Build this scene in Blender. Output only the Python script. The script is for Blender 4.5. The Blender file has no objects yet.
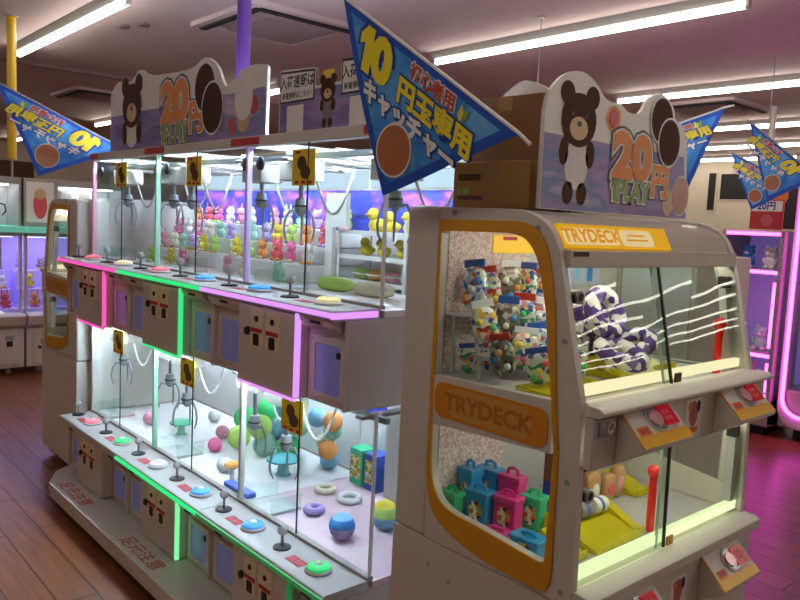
import bpy, math, random
from mathutils import Vector, Matrix
from mathutils.geometry import tessellate_polygon
random.seed(7)
SC = bpy.context.scene
COL = SC.collection
PI = math.pi

# ------------------------------------------------------------------ materials
def lin(h):
    c = [int(h[i:i+2], 16)/255 for i in (0, 2, 4)]
    return tuple((x/12.92 if x <= .04045 else ((x+.055)/1.055)**2.4) for x in c) + (1,)

MATS = {}
def new_mat(name):
    m = bpy.data.materials.new(name); m.use_nodes = True
    nt = m.node_tree; nt.nodes.clear()
    out = nt.nodes.new('ShaderNodeOutputMaterial')
    MATS[name] = m
    return m, nt, out

def N(nt, typ, **kw):
    n = nt.nodes.new(typ)
    for k, v in kw.items():
        if k in n.inputs: n.inputs[k].default_value = v
        else: setattr(n, k, v)
    return n

def ramp(nt, stops, interp='LINEAR'):
    r = nt.nodes.new('ShaderNodeValToRGB'); cr = r.color_ramp; cr.interpolation = interp
    while len(cr.elements) > 1: cr.elements.remove(cr.elements[-1])
    cr.elements[0].position = stops[0][0]; cr.elements[0].color = lin(stops[0][1])
    for p, h in stops[1:]:
        e = cr.elements.new(p); e.color = lin(h)
    return r

def P(name, h, rough=.5, metal=0, emis=None, es=0, var=.07, scale=9, coat=0, trans=0, alpha=1):
    """a plain surface: one colour with a little procedural mottling"""
    m, nt, out = new_mat(name)
    b = N(nt, 'ShaderNodeBsdfPrincipled', Roughness=rough, Metallic=metal)
    c = lin(h)
    if var:
        tc = N(nt, 'ShaderNodeTexCoord'); no = N(nt, 'ShaderNodeTexNoise', Scale=scale, Detail=3)
        nt.links.new(tc.outputs['Object'], no.inputs['Vector'])
        mx = N(nt, 'ShaderNodeMix', data_type='RGBA')
        mx.inputs[6].default_value = tuple(x*(1-var) for x in c[:3]) + (1,)
        mx.inputs[7].default_value = tuple(min(1, x*(1+var)) for x in c[:3]) + (1,)
        nt.links.new(no.outputs['Fac'], mx.inputs[0]); nt.links.new(mx.outputs[2], b.inputs['Base Color'])
    else:
        b.inputs['Base Color'].default_value = c
    if coat: b.inputs['Coat Weight'].default_value = coat
    if trans: b.inputs['Transmission Weight'].default_value = trans
    if emis:
        b.inputs['Emission Color'].default_value = lin(emis); b.inputs['Emission Strength'].default_value = es
    if alpha < 1:
        b.inputs['Alpha'].default_value = alpha
    nt.links.new(b.outputs[0], out.inputs[0])
    return m

def EM(name, h, s):
    m, nt, out = new_mat(name)
    e = N(nt, 'ShaderNodeEmission', Strength=s); e.inputs[0].default_value = lin(h)
    nt.links.new(e.outputs[0], out.inputs[0]); return m

def GLASS(name, tint='FFFFFF', base=.04, edge=.6, rough=.0, wave=0):
    m, nt, out = new_mat(name)
    t = N(nt, 'ShaderNodeBsdfTransparent'); t.inputs[0].default_value = lin(tint)
    g = N(nt, 'ShaderNodeBsdfGlossy', Roughness=rough)
    lw = N(nt, 'ShaderNodeLayerWeight', Blend=.5)
    pw = N(nt, 'ShaderNodeMath', operation='POWER'); pw.inputs[1].default_value = 4
    ml = N(nt, 'ShaderNodeMath', operation='MULTIPLY_ADD'); ml.inputs[1].default_value = edge; ml.inputs[2].default_value = base
    nt.links.new(lw.outputs['Facing'], pw.inputs[0]); nt.links.new(pw.outputs[0], ml.inputs[0])
    mx = N(nt, 'ShaderNodeMixShader')
    nt.links.new(ml.outputs[0], mx.inputs[0]); nt.links.new(t.outputs[0], mx.inputs[1]); nt.links.new(g.outputs[0], mx.inputs[2])
    if wave:
        tc = N(nt, 'ShaderNodeTexCoord'); no = N(nt, 'ShaderNodeTexNoise', Scale=5, Detail=0)
        bp = N(nt, 'ShaderNodeBump', Strength=wave, Distance=.02)
        nt.links.new(tc.outputs['Object'], no.inputs['Vector']); nt.links.new(no.outputs['Fac'], bp.inputs['Height'])
        nt.links.new(bp.outputs[0], g.inputs['Normal'])
    nt.links.new(mx.outputs[0], out.inputs[0]); return m

def PRINT(name, stops, scale=(3, 3, 12), rot=(.5, .6, .3), rough=.4, detail=2, dist=1.0, emis=0):
    """a printed sheet with diagonal streaks of several inks"""
    m, nt, out = new_mat(name)
    b = N(nt, 'ShaderNodeBsdfPrincipled', Roughness=rough)
    tc = N(nt, 'ShaderNodeTexCoord'); mp = N(nt, 'ShaderNodeMapping')
    mp.inputs['Scale'].default_value = scale; mp.inputs['Rotation'].default_value = rot
    no = N(nt, 'ShaderNodeTexNoise', Scale=1.0, Detail=detail, Distortion=dist)
    r = ramp(nt, stops)
    nt.links.new(tc.outputs['Object'], mp.inputs[0]); nt.links.new(mp.outputs[0], no.inputs['Vector'])
    nt.links.new(no.outputs['Fac'], r.inputs[0]); nt.links.new(r.outputs[0], b.inputs['Base Color'])
    if emis:
        nt.links.new(r.outputs[0], b.inputs['Emission Color']); b.inputs['Emission Strength'].default_value = emis
    nt.links.new(b.outputs[0], out.inputs[0]); return m

def CELLS(name, stops, scale=60, rough=.35, coat=0):
    """a busy multicoloured print (voronoi cells through a palette)"""
    m, nt, out = new_mat(name)
    b = N(nt, 'ShaderNodeBsdfPrincipled', Roughness=rough)
    if coat: b.inputs['Coat Weight'].default_value = coat
    tc = N(nt, 'ShaderNodeTexCoord'); vo = N(nt, 'ShaderNodeTexVoronoi', Scale=scale)
    sp = N(nt, 'ShaderNodeSeparateColor'); r = ramp(nt, stops, 'CONSTANT')
    nt.links.new(tc.outputs['Object'], vo.inputs['Vector']); nt.links.new(vo.outputs['Color'], sp.inputs[0])
    nt.links.new(sp.outputs[0], r.inputs[0]); nt.links.new(r.outputs[0], b.inputs['Base Color'])
    nt.links.new(b.outputs[0], out.inputs[0]); return m

def FLOORMAT():
    m, nt, out = new_mat('plank_floor')
    b = N(nt, 'ShaderNodeBsdfPrincipled')
    tc = N(nt, 'ShaderNodeTexCoord'); br = N(nt, 'ShaderNodeTexBrick')
    br.offset = .37; br.inputs['Scale'].default_value = 1; br.inputs['Brick Width'].default_value = 1.25
    br.inputs['Row Height'].default_value = .15; br.inputs['Mortar Size'].default_value = .0035
    br.inputs['Color1'].default_value = lin('8C5238'); br.inputs['Color2'].default_value = lin('A1633F')
    br.inputs['Mortar'].default_value = lin('452417')
    mp = N(nt, 'ShaderNodeMapping'); mp.inputs['Scale'].default_value = (1.5, 16, 1)
    no = N(nt, 'ShaderNodeTexNoise', Scale=2.0, Detail=6, Distortion=.6)
    mx = N(nt, 'ShaderNodeMix', data_type='RGBA', blend_type='MULTIPLY'); mx.inputs[0].default_value = .55
    r = ramp(nt, [(.3, '8A7B70'), (.7, 'FFFFFF')])
    nt.links.new(tc.outputs['Object'], br.inputs['Vector']); nt.links.new(tc.outputs['Object'], mp.inputs[0])
    nt.links.new(mp.outputs[0], no.inputs['Vector']); nt.links.new(no.outputs['Fac'], r.inputs[0])
    nt.links.new(br.outputs['Color'], mx.inputs[6]); nt.links.new(r.outputs[0], mx.inputs[7])
    nt.links.new(mx.outputs[2], b.inputs['Base Color'])
    b.inputs['Roughness'].default_value = .3
    bp = N(nt, 'ShaderNodeBump', Strength=.12, Distance=.004)
    nt.links.new(no.outputs['Fac'], bp.inputs['Height']); nt.links.new(bp.outputs[0], b.inputs['Normal'])
    nt.links.new(b.outputs[0], out.inputs[0]); return m

floor_m = FLOORMAT()
ceil_m = P('ceiling_board', 'C2ABAA', .9, var=.03, scale=2)
wall_m = P('wall_paint', 'D0C2AE', .85, var=.04, scale=2)
brown_m = P('brown_wall_band', '5A3A22', .7)
dark_m = P('dark_recess', '1C1715', .8)
white_m = P('white_enamel', 'DAD5CD', .38, var=.03)
cream_m = P('cream_panel', 'D6CBC2', .42, var=.03)
grey_m = P('grey_enamel', 'A8A29C', .4, var=.04)
paleg_m = P('pale_grey_top', 'C9C6C6', .35, var=.03)
field_m = P('playfield_white', 'F2EDF0', .45, var=.03)
pinkfield_m = P('playfield_pink_edge', 'E7C9D2', .5)
black_m = P('black_plastic', '141414', .4)
steel_m = P('brushed_steel', '9EA1A3', .3, metal=.9)
chrome_m = P('claw_metal', 'A9ACB0', .35, metal=.6)
red_m = P('red_label', 'C02830', .45)
orange_m = P('orange_label', 'E57A25', .45)
amber_m = P('amber_trim', 'DEA028', .4, var=.03)
plaque_m = P('plaque_orange', 'DB8F22', .4, var=.03)
plaqtxt_m = P('plaque_text', 'BC7C2A', .45)
plaqin_m = P('plaque_inner', 'D9A050', .42)
yellow_m = P('sticker_yellow', 'F2D11E', .45)
coinbr_m = P('coin_brown', '57341A', .7)
copper_m = P('coin_copper', 'B5714B', .4, var=.2, scale=14)
inkw_m = P('ink_white', 'F2F0EC', .5, var=.02)
inkb_m = P('ink_black', '17141A', .5, var=.02)
inkor_m = P('ink_orange', 'EE8A22', .5, var=.1)
inkgr_m = P('ink_green', '8BAE55', .5, var=.1)
inkye_m = P('ink_yellow', 'F6E21B', .5, var=.03)
inkna_m = P('ink_navy', '123E9C', .5, var=.05)
inkpk_m = P('ink_pink', 'C9606A', .55, var=.1)
tan_m = P('ink_tan', 'D9B78C', .5)
bearbr_m = P('ink_brown', '4C2A12', .8)
card_m = P('cardboard', 'A0763F', .8, var=.08)
card2_m = P('cardboard_dark', '7D5426', .8, var=.08)
tape_m = P('parcel_tape', '96703F', .3)
purplepole_m = P('purple_tube', '4A2470', .5)
yellowpole_m = P('yellow_tube', 'E2B414', .35)
hood_m = P('hood_plastic', 'C8BFB2', .32, var=.03, coat=.25)
glass_m = GLASS('clear_glass', 'F4FBF9', .03, .5)
glassw_m = GLASS('sliding_glass', 'EDF4EE', .016, .15, wave=.05)
def ACRYLIC(name, h, f):
    m, nt, out = new_mat(name)
    t = N(nt, 'ShaderNodeBsdfTransparent'); t.inputs[0].default_value = lin(h)
    b = N(nt, 'ShaderNodeBsdfPrincipled', Roughness=.15); b.inputs['Base Color'].default_value = lin(h)
    mx = N(nt, 'ShaderNodeMixShader'); mx.inputs[0].default_value = f
    nt.links.new(t.outputs[0], mx.inputs[1]); nt.links.new(b.outputs[0], mx.inputs[2]); nt.links.new(mx.outputs[0], out.inputs[0]); return m
acry_m = ACRYLIC('yellow_acrylic', 'F4E61C', .62)
blueac_m = P('hatch_blue', '949CD4', .25, emis='7480E0', es=.07)
seam_m = P('seam_rubber', '16211E', .5)
greenedge_m = P('glass_edge', '5FAE9A', .25)
redplas_m = P('red_plastic', 'E3261E', .25, emis='FF2010', es=.12)
lamp_m = EM('fluorescent_tube', 'FFFAEC', 20)
warmfill_m = EM('warm_fill_strip', 'FFF6E4', 17)  # for the fill strips added inside the end machine
aisle_m = EM('aisle_strip', 'EDF0FF', 7)
stripw_m = EM('cool_strip', 'DCEBFF', 135)
fascia_m = EM('lit_fascia', 'D5E9FF', 1.2)
pinkled_m = EM('pink_strip', 'FF55B0', 1.3)
greenled_m = EM('green_strip', '3CE884', 1.1)
purpled_m = EM('violet_strip', 'DE98FF', 1.2)
dimgreen_m = P('green_strip_dim', '4E9A64', .4, emis='22C060', es=.25)
greenwhite_m = EM('green_white_strip', '7CF0A0', 1.2)
cream_led_m = EM('cream_shelf_light', 'FFE9C0', 1.5)
lime_led_m = EM('lime_shelf_light', 'F0F8BE', 1.5)
banner_m = P('banner_yellow', 'FFC61A', .35, emis='FFC010', es=.35, var=.02)
bannerw_m = P('banner_white', 'FFEFC0', .35, emis='FFE9A8', es=.4, var=.02)
bannert_m = P('banner_text', 'F5B428', .4, emis='F5B020', es=.3, var=.02)
magled_m = EM('magenta_tube', 'FF48E0', 9.5)
violetglow_m = EM('violet_panel', 'CDBBFF', 4)
purpint_m = P('violet_lit_backing', 'C3B2F0', .5, emis='A58CF5', es=.16)  # violet light put into the panel colour and a faint glow
tealedge_m = P('teal_glass_edge', '8FE0D0', .2, emis='70E8D0', es=.25)
greenboard_m = P('board_white_back', 'CFC5B6', .6)
galaxy_m = PRINT('galaxy_print', [(.3, '171B6A'), (.45, '2C3FC0'), (.55, '5B36B8'), (.66, 'B05CD8'), (.75, '3A8BE0')], (4, 3, 9), (.2, .7, .3))
boardart_m = PRINT('board_violet_print', [(.28, '5A4E8C'), (.42, '7C6CAA'), (.52, 'A48CC4'), (.6, '7488BC'), (.72, 'D0BCD8')], (2, 2, 9), (.6, .6, .2), .5, 3, .3)
flagblue_m = PRINT('pennant_blue_print', [(.3, '1F6FD0'), (.5, '3E95E4'), (.65, '6DB6F0'), (.8, '2E7FD8')], (6, 6, 6), (0, 0, 0), .6, 4, 1)
flagedge_m = P('pennant_border', '1453C4', .6, var=.1)
paper_m = CELLS('patterned_backing', [(0, 'E6D2D0'), (.3, 'D7B4B4'), (.5, 'F0E6E2'), (.75, 'D9AEB4')], 150, .7)
bagmix = [CELLS('bag_print_one', [(0, 'D8DDE6'), (.25, '3557B8'), (.4, 'E4E8EE'), (.55, 'D05A28'), (.68, 'F2F2F2'), (.84, 'B2BDCB')], 80, .25, .5),
          CELLS('bag_print_two', [(0, 'E9E4D6'), (.22, 'C23A34'), (.36, 'F2F0EA'), (.52, '2F6BB0'), (.66, 'C9C2B2'), (.85, 'E7B23C')], 80, .25, .5),
          CELLS('bag_print_three', [(0, '6F685C'), (.3, 'B9B2A2'), (.5, '8A7A66'), (.7, 'D6D2C8'), (.85, '4A4540')], 80, .25, .5),
          CELLS('bag_print_four', [(0, 'DCE5E0'), (.25, '2F9A66'), (.42, 'F0EFE8'), (.58, 'E58BA8'), (.74, '3B4DA8'), (.88, 'EFE08A')], 80, .25, .5)]
hdr_m = [P('header_card_blue', '2A55B5', .4), P('header_card_red', 'C8342F', .4), P('header_card_white', 'E8E8EC', .4)]
donut_m = CELLS('donut_print', [(0, '5B3C8C'), (.42, 'E9E6EE'), (.62, '8A76B8'), (.8, 'F4F2F6')], 44, .8)
plush_c = {n: P('plush_' + n, h, .95, var=.12, scale=40) for n, h in dict(
    pink='F4A6C0', red='E8606C', yellow='F0DA4E', cream='F2E8CE', mint='AEE2CA', lime='C4E87A', lilac='C2ACEA', sky='92CCF4',
    orange='F4A45A', white='F3F1F0', grey='8C8A92', brown='7C5236', green='4FD080', rose='F478AA', blue='3F8FE0').items()}
box_c = {n: P('box_' + n, h, .3, var=.05, coat=.3) for n, h in dict(blue='1E9AD8', pink='E0318A', green='2FC288', navy='2B52B8', tan='C08A5A', dark='35303A').items()}
sticker_m = CELLS('box_picture_print', [(0, 'F2E7C8'), (.2, 'E2702C'), (.38, '7FB83C'), (.55, 'F4F0E4'), (.72, '2A2A34'), (.85, 'F0C030')], 90, .4)
button_m = {n: P('button_' + n, h, .2, emis=h, es=.5, var=.02) for n, h in dict(pink='FF7C8C', cream='F6E2B4', blue='4FA8FF', green='3CE07C', white='D8D8E0', yellow='F6E89C').items()}

# ------------------------------------------------------------------ mesh builder
_TXT = {}
def text_data(s, offset):
    k = (s, offset)
    if k not in _TXT:
        one = s.startswith('1')
        c = bpy.data.curves.new('lettering', 'FONT'); c.body = ('I' + s[1:]) if one else s; c.offset = offset; c.resolution_u = 3
        c.align_x = 'CENTER'; c.align_y = 'CENTER'
        o = bpy.data.objects.new('lettering', c); COL.objects.link(o)
        dg = bpy.context.evaluated_depsgraph_get()
        me = bpy.data.meshes.new_from_object(o.evaluated_get(dg))
        vs = [(v.co.x, v.co.y) for v in me.vertices]; fs = [tuple(p.vertices) for p in me.polygons]
        bpy.data.objects.remove(o); bpy.data.curves.remove(c); bpy.data.meshes.remove(me)
        if one:      # give the bar its flag so that it reads as a one
            l = min(v[0] for v in vs); tp = max(v[1] for v in vs); n = len(vs); o2 = offset
            vs += [(l-.13, tp-.14-o2), (l+.03, tp-.02), (l+.03, tp-.19-2*o2), (l-.13, tp-.28-2*o2)]; fs.append((n, n+3, n+2, n+1))
        if vs:
            base = vs
            xs = [v[0] for v in base]; ys = [v[1] for v in base]
            cx, cy = (min(xs)+max(xs))/2, (min(ys)+max(ys))/2
            vs = [(x-cx, y-cy) for x, y in vs]
        _TXT[k] = (vs, fs)
    return _TXT[k]

class MB:
    def __init__(self): self.v = []; self.f = []; self.mi = []; self.ms = []
    def m(self, mat):
        if mat not in self.ms: self.ms.append(mat)
        return self.ms.index(mat)
    def add(self, vs, fs, mat):
        b = len(self.v); self.v += [tuple(v) for v in vs]; k = self.m(mat)
        for f in fs: self.f.append(tuple(b+i for i in f)); self.mi.append(k)
        return self
    def box(self, x0, x1, y0, y1, z0, z1, mat, M=None):
        vs = [Vector(p) for p in ((x0,y0,z0),(x1,y0,z0),(x1,y1,z0),(x0,y1,z0),(x0,y0,z1),(x1,y0,z1),(x1,y1,z1),(x0,y1,z1))]
        if M: vs = [M @ v for v in vs]
        return self.add(vs, [(3,2,1,0),(4,5,6,7),(0,1,5,4),(1,2,6,5),(2,3,7,6),(3,0,4,7)], mat)
    def cyl(self, p0, p1, r0, mat, r1=None, n=16, caps=True):
        return self.tube([p0, p1], [r0, r0 if r1 is None else r1], mat, n, caps)
    def tube(self, pts, r, mat, n=8, caps=True):
        pts = [Vector(p) for p in pts]; rs = r if isinstance(r, (list, tuple)) else [r]*len(pts)
        vs, fs = [], []; ref = None
        for i, p in enumerate(pts):
            d = (pts[min(i+1, len(pts)-1)] - pts[max(i-1, 0)]).normalized()
            if ref is None: ref = Vector((0,0,1)) if abs(d.z) < .9 else Vector((1,0,0))
            a = (ref - d*ref.dot(d)).normalized(); b = d.cross(a); ref = a
            for k in range(n):
                t = 2*PI*k/n; vs.append(p + (a*math.cos(t) + b*math.sin(t))*rs[i])
        for i in range(len(pts)-1):
            for k in range(n):
                fs.append((i*n+k, i*n+(k+1) % n, (i+1)*n+(k+1) % n, (i+1)*n+k))
        if caps:
            fs.append(tuple(range(n-1, -1, -1))); fs.append(tuple((len(pts)-1)*n+k for k in range(n)))
        return self.add(vs, fs, mat)
    def ell(self, c, r, mat, nu=16, nv=10, M=None, p=1):
        r = (r, r, r) if not isinstance(r, (tuple, list)) else r
        c = Vector(c); vs, fs = [], []
        sg = lambda x: math.copysign(abs(x)**p, x)
        for j in range(1, nv):
            a = PI*j/nv
            for i in range(nu):
                t = 2*PI*i/nu
                q = Vector((r[0]*sg(math.sin(a))*sg(math.cos(t)), r[1]*sg(math.sin(a))*sg(math.sin(t)), r[2]*sg(math.cos(a))))
                vs.append(c + (M @ q if M else q))
        for s in (1, -1):
            q = Vector((0,0,r[2]*s)); vs.append(c + (M @ q if M else q))
        T, B = len(vs)-2, len(vs)-1
        for j in range(nv-2):
            for i in range(nu): fs.append((j*nu+i, (j+1)*nu+i, (j+1)*nu+(i+1) % nu, j*nu+(i+1) % nu))
        for i in range(nu):
            fs.append((T, i, (i+1) % nu)); k = (nv-2)*nu; fs.append((B, k+(i+1) % nu, k+i))
        return self.add(vs, fs, mat)
    def lathe(self, prof, c, mat, n=20, axis='z'):
        """prof: (radius, height) pairs"""
        c = Vector(c); vs, fs = [], []
        for r, h in prof:
            for k in range(n):
                t = 2*PI*k/n; q = (r*math.cos(t), r*math.sin(t), h)
                q = {'z': q, 'y': (q[0], q[2], q[1]), 'x': (q[2], q[0], q[1])}[axis]
                vs.append(c + Vector(q))
        for i in range(len(prof)-1):
            for k in range(n): fs.append((i*n+k, i*n+(k+1) % n, (i+1)*n+(k+1) % n, (i+1)*n+k))
        fs.append(tuple(range(n-1, -1, -1))); fs.append(tuple((len(prof)-1)*n+k for k in range(n)))
        return self.add(vs, fs, mat)
    def torus(self, c, R, r, mat, n=24, k=10, M=None):
        pts = []; c = Vector(c); vs, fs = [], []
        for i in range(n):
            a = 2*PI*i/n
            for j in range(k):
                b = 2*PI*j/k; q = Vector(((R+r*math.cos(b))*math.cos(a), (R+r*math.cos(b))*math.sin(a), r*math.sin(b)))
                vs.append(c + (M @ q if M else q))
        for i in range(n):
            for j in range(k): fs.append((i*k+j, ((i+1) % n)*k+j, ((i+1) % n)*k+(j+1) % k, i*k+(j+1) % k))
        return self.add(vs, fs, mat)
    def prism(self, outer, F0, F1, mat, holes=(), side=None):
        """2D polygon (with holes) extruded between two 2D->3D maps"""
        loops = [list(outer)] + [list(h) for h in holes]
        tri = tessellate_polygon([[Vector((a, b, 0)) for a, b in l] for l in loops])
        flat = [p for l in loops for p in l]; n = len(flat)
        vs = [F0(*p) for p in flat] + [F1(*p) for p in flat]
        k = self.m(mat)
        self.add(vs, [tuple(t) for t in tri] + [tuple(n+i for i in t[::-1]) for t in tri], mat)
        fs = []; o = 0
        for l in loops:
            for i in range(len(l)):
                a, b = o+i, o+(i+1) % len(l); fs.append((a, b, n+b, n+a))
            o += len(l)
        b = len(self.v) - len(vs); k = self.m(side or mat)
        for f in fs: self.f.append(tuple(b+i for i in f)); self.mi.append(k)
        return self
    def text(self, s, size, o, right, up, mat, lift=.001, bold=0, squash=1.0, fmap=None):
        vs, fs = text_data(s, bold)
        o, right, up = Vector(o), Vector(right).normalized(), Vector(up).normalized(); n = right.cross(up)
        return self.add([o + right*x*size*squash + up*y*size + n*lift for x, y in vs], fs, mat)
    def build(self, name, parent=None, at=None, bevel=0, seg=2, smooth=True, rec=True):
        at = Vector(at) if at is not None else (parent_origin(parent) if parent else Vector((0,0,0)))
        me = bpy.data.meshes.new(name)
        me.from_pydata([Vector(v) - at for v in self.v], [], self.f)
        for mt in self.ms: me.materials.append(mt)
        me.polygons.foreach_set('material_index', self.mi)
        if rec:
            import bmesh
            bm = bmesh.new(); bm.from_mesh(me); bmesh.ops.recalc_face_normals(bm, faces=bm.faces); bm.to_mesh(me); bm.free()
        me.update()
        if smooth:
            me.shade_smooth(); me.set_sharp_from_angle(angle=math.radians(38))
        o = bpy.data.objects.new(name, me); COL.objects.link(o)
        if parent: o.parent = parent
        else: o.location = at
        if bevel:
            b = o.modifiers.new('edge', 'BEVEL'); b.width = bevel; b.segments = seg; b.limit_method = 'ANGLE'; b.angle_limit = math.radians(50)
            b.harden_normals = False
        return o

def parent_origin(o):
    while o.parent: o = o.parent
    return o.location.copy()

def tag(o, label, cat, group=None):
    o['label'] = label; o['category'] = cat
    if group: o['group'] = group
    return o
def thing(name, label, cat, loc, group=None):
    o = bpy.data.objects.new(name, None); COL.objects.link(o); o.location = loc; o.empty_display_size = .1
    return tag(o, label, cat, group)
def struct(o): o['kind'] = 'structure'; return o
def copy_tree(o, parent=None):
    c = o.copy(); COL.objects.link(c)
    if parent: c.parent = parent
    for ch in list(o.children): copy_tree(ch, c)
    return c
def spline(pts, n=5, closed=False):
    """Catmull-Rom through 2D points"""
    out = []; L = len(pts)
    for i in range(L if closed else L-1):
        g = lambda k: Vector(pts[k % L]) if closed else Vector(pts[max(0, min(L-1, k))])
        p0, p1, p2, p3 = g(i-1), g(i), g(i+1), g(i+2)
        for k in range(n):
            t = k/n
            q = .5*((2*p1) + (-p0+p2)*t + (2*p0-5*p1+4*p2-p3)*t*t + (-p0+3*p1-3*p2+p3)*t**3)
            out.append(tuple(q))
    if not closed: out.append(tuple(pts[-1]))
    return out
def rrect(x0, x1, y0, y1, r, n=5):
    out = []
    for cx, cy, a in ((x1-r, y1-r, 0), (x0+r, y1-r, PI/2), (x0+r, y0+r, PI), (x1-r, y0+r, 1.5*PI)):
        for k in range(n+1):
            t = a + PI/2*k/n; out.append((cx+r*math.cos(t), cy+r*math.sin(t)))
    return out
def circ(cx, cy, r, n=24, ry=None): return [(cx+r*math.cos(2*PI*k/n), cy+(ry or r)*math.sin(2*PI*k/n)) for k in range(n)]
XZ = lambda y: (lambda a, b: (a, y, b))
YZ = lambda x: (lambda a, b: (x, a, b))
ORD = ['first', 'second', 'third', 'fourth', 'fifth', 'sixth', 'seventh', 'eighth', 'ninth', 'tenth', 'eleventh', 'twelfth']

# ------------------------------------------------------------------ the room
CZ = 2.97
RX0, RX1, RY0, RY1, RY2 = -19, 16, -4, 13.5, 26
b = MB(); b.box(RX0, RX1, RY0, RY2, -.1, 0, floor_m); struct(b.build('floor'))
b = MB(); b.box(RX0, RX1, RY0, RY2, CZ, CZ+.1, ceil_m); struct(b.build('ceiling'))
b = MB(); b.box(RX0-.1, RX0, RY0, RY1, 0, CZ, wall_m); struct(b.build('wall_left'))
b = MB(); b.box(RX1, RX1+.1, RY0, RY2, 0, CZ, wall_m); struct(b.build('wall_right'))
b = MB(); b.box(RX0, RX1, RY0-.1, RY0, 0, CZ, wall_m); struct(b.build('wall_rear'))
b = MB(); b.box(RX0, -.5, RY1, RY1+.1, 0, CZ, wall_m); b.box(-.6, -.5, RY1+.1, RY2, 0, CZ, wall_m); struct(b.build('wall_far'))
b = MB(); b.box(-.6, RX1, RY2, RY2+.1, 0, CZ, wall_m); struct(b.build('wall_beyond'))
b = MB(); b.box(RX0, RX0+.06, RY0, 5.2, 1.75, 2.55, brown_m); struct(b.build('trim_1'))
b = MB(); b.box(-8.27, -8.21, RY0, RY1, CZ-.035, CZ, P('ceiling_seam', '8C7072', .8)); struct(b.build('trim_2'))
for i, (x0, x1, z0, z1) in enumerate(((-6.85, -6.72, 2.05, 2.72), (-6.62, -6.1, 2.25, 2.7), (-5.75, -5.1, 1.75, 2.5))):
    b = MB(); b.box(x0, x1, RY1-.03, RY1-.001, z0, z1, dark_m); b.box(x0-.03, x1+.03, RY1-.02, RY1-.0005, z0-.03, z1+.03, wall_m)
    struct(b.build('window_%d' % (i+1)))

# ceiling lights: battens along the aisle
def batten(x0, x1, y, label):
    t = thing('ceiling_light', label, 'ceiling light', ((x0+x1)/2, y, CZ), 'fluorescent battens on the ceiling')
    b = MB(); b.prism([(y-.07, CZ-.001), (y+.07, CZ-.001), (y+.03, CZ-.05), (y-.03, CZ-.05)], lambda a, z: (x0, a, z), lambda a, z: (x1, a, z), grey_m); b.build('housing', t)
    b = MB(); b.tube([(x0+.02, y, CZ-.07), (x1-.02, y, CZ-.07)], .026, lamp_m, 10); b.build('tube', t)
    b = MB()
    for x in (x0+.01, x1-.01): b.box(x-.012, x+.012, y-.02, y+.02, CZ-.095, CZ-.045, white_m)
    b.build('lamp_holder', t)
rows = [(1.95, 'in the row over the crane games', [(-17.8, -15.3), (-12.7, -10.2), (-7.55, -5.0), (-2.5, .1), (2.6, 5.2)]),  # two leftmost and the fourth tube added out of view to brighten
        (4.43, 'in the second row', [(-17.9, -15.4), (-12.7, -10.2), (-9.7, -7.1), (-4.72, -2.1), (.6, 3.2), (5.6, 8.2)]),
        (6.87, 'in the third row', [(-14.7, -12.2), (-9.6, -7.1), (-4.55, -1.95), (.6, 3.2), (5.6, 8.2)]),  # leftmost tube added to lighten the left wall
        (9.25, 'in the fourth row', [(-16.7, -14.1), (-9.6, -7.0), (-5.7, -3.0), (.2, 2.8), (3.6, 6.2), (7.2, 9.8)]),  # its first tube is also added for light on the left wall
        (11.2, 'in the fifth row', [(-9.6, -7.0), (-6.5, -3.9), (.2, 2.8), (3.6, 6.2), (7.2, 9.8)]),
        (12.9, 'in the row along the back wall', [(-7.6, -5.1), (-4.9, -2.4), (2.0, 4.6), (5.6, 8.2)]),
        (14.6, 'in the sixth row', [(1.0, 3.6), (4.4, 7.0), (8.0, 10.6)]), (17.0, 'in the seventh row', [(1.6, 4.2), (5.2, 7.8), (8.8, 11.4)]),
        (19.4, 'in the eighth row', [(3.0, 5.6), (6.6, 9.2), (10.2, 12.8)]), (21.8, 'in the ninth row', [(4.0, 6.6), (7.6, 10.2), (11.2, 13.8)]),
        (-.6, 'in the row over the near aisle', [(-7.55, -5.0), (-2.2, .4)])]
for y, where, spans in rows:
    for k, (x0, x1) in enumerate(sorted(spans)):
        batten(x0, x1, y, 'white tube light ' + where + ', ' + ORD[k] + ' from the left')

acgrey_m = P('grille_grey', 'A08C8C', .8)
def cassette(x, y, s, label):
    t = thing('ceiling_air_conditioner', label, 'air conditioner', (x, y, CZ), 'ceiling air conditioners')
    b = MB(); b.prism(rrect(x-s/2, x+s/2, y-s/2, y+s/2, .05), lambda a, c: (a, c, CZ-.001), lambda a, c: (a, c, CZ-.035), ceil_m, [rrect(x-s*.36, x+s*.36, y-s*.36, y+s*.36, .02)]); b.build('panel', t)
    b = MB(); b.box(x-s*.36, x+s*.36, y-s*.36, y+s*.36, CZ-.012, CZ-.002, acgrey_m); b.build('recess', t)
    b = MB(); b.box(x-s*.29, x+s*.29, y-s*.29, y+s*.29, CZ-.045, CZ-.013, acgrey_m)
    b.build('grille', t)
    for dx, dy in ((1, 0), (0, -1)):
        b = MB(); w, h = (.025, s*.42) if dx else (s*.42, .025)
        cx, cy = x+dx*s*.42, y+dy*s*.42
        b.box(cx-w, cx+w, cy-h, cy+h, CZ-.05, CZ-.036, dark_m); b.build('louver', t)
cassette(-5.0, 3.08, .98, 'square ceiling air conditioner behind the purple pole')
cassette(-9.8, 3.5, .98, 'square ceiling air conditioner farther off, above the mirrored blue pennant')
cassette(-4.15, 8.05, .98, 'square ceiling air conditioner between the third and fourth light rows')
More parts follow.
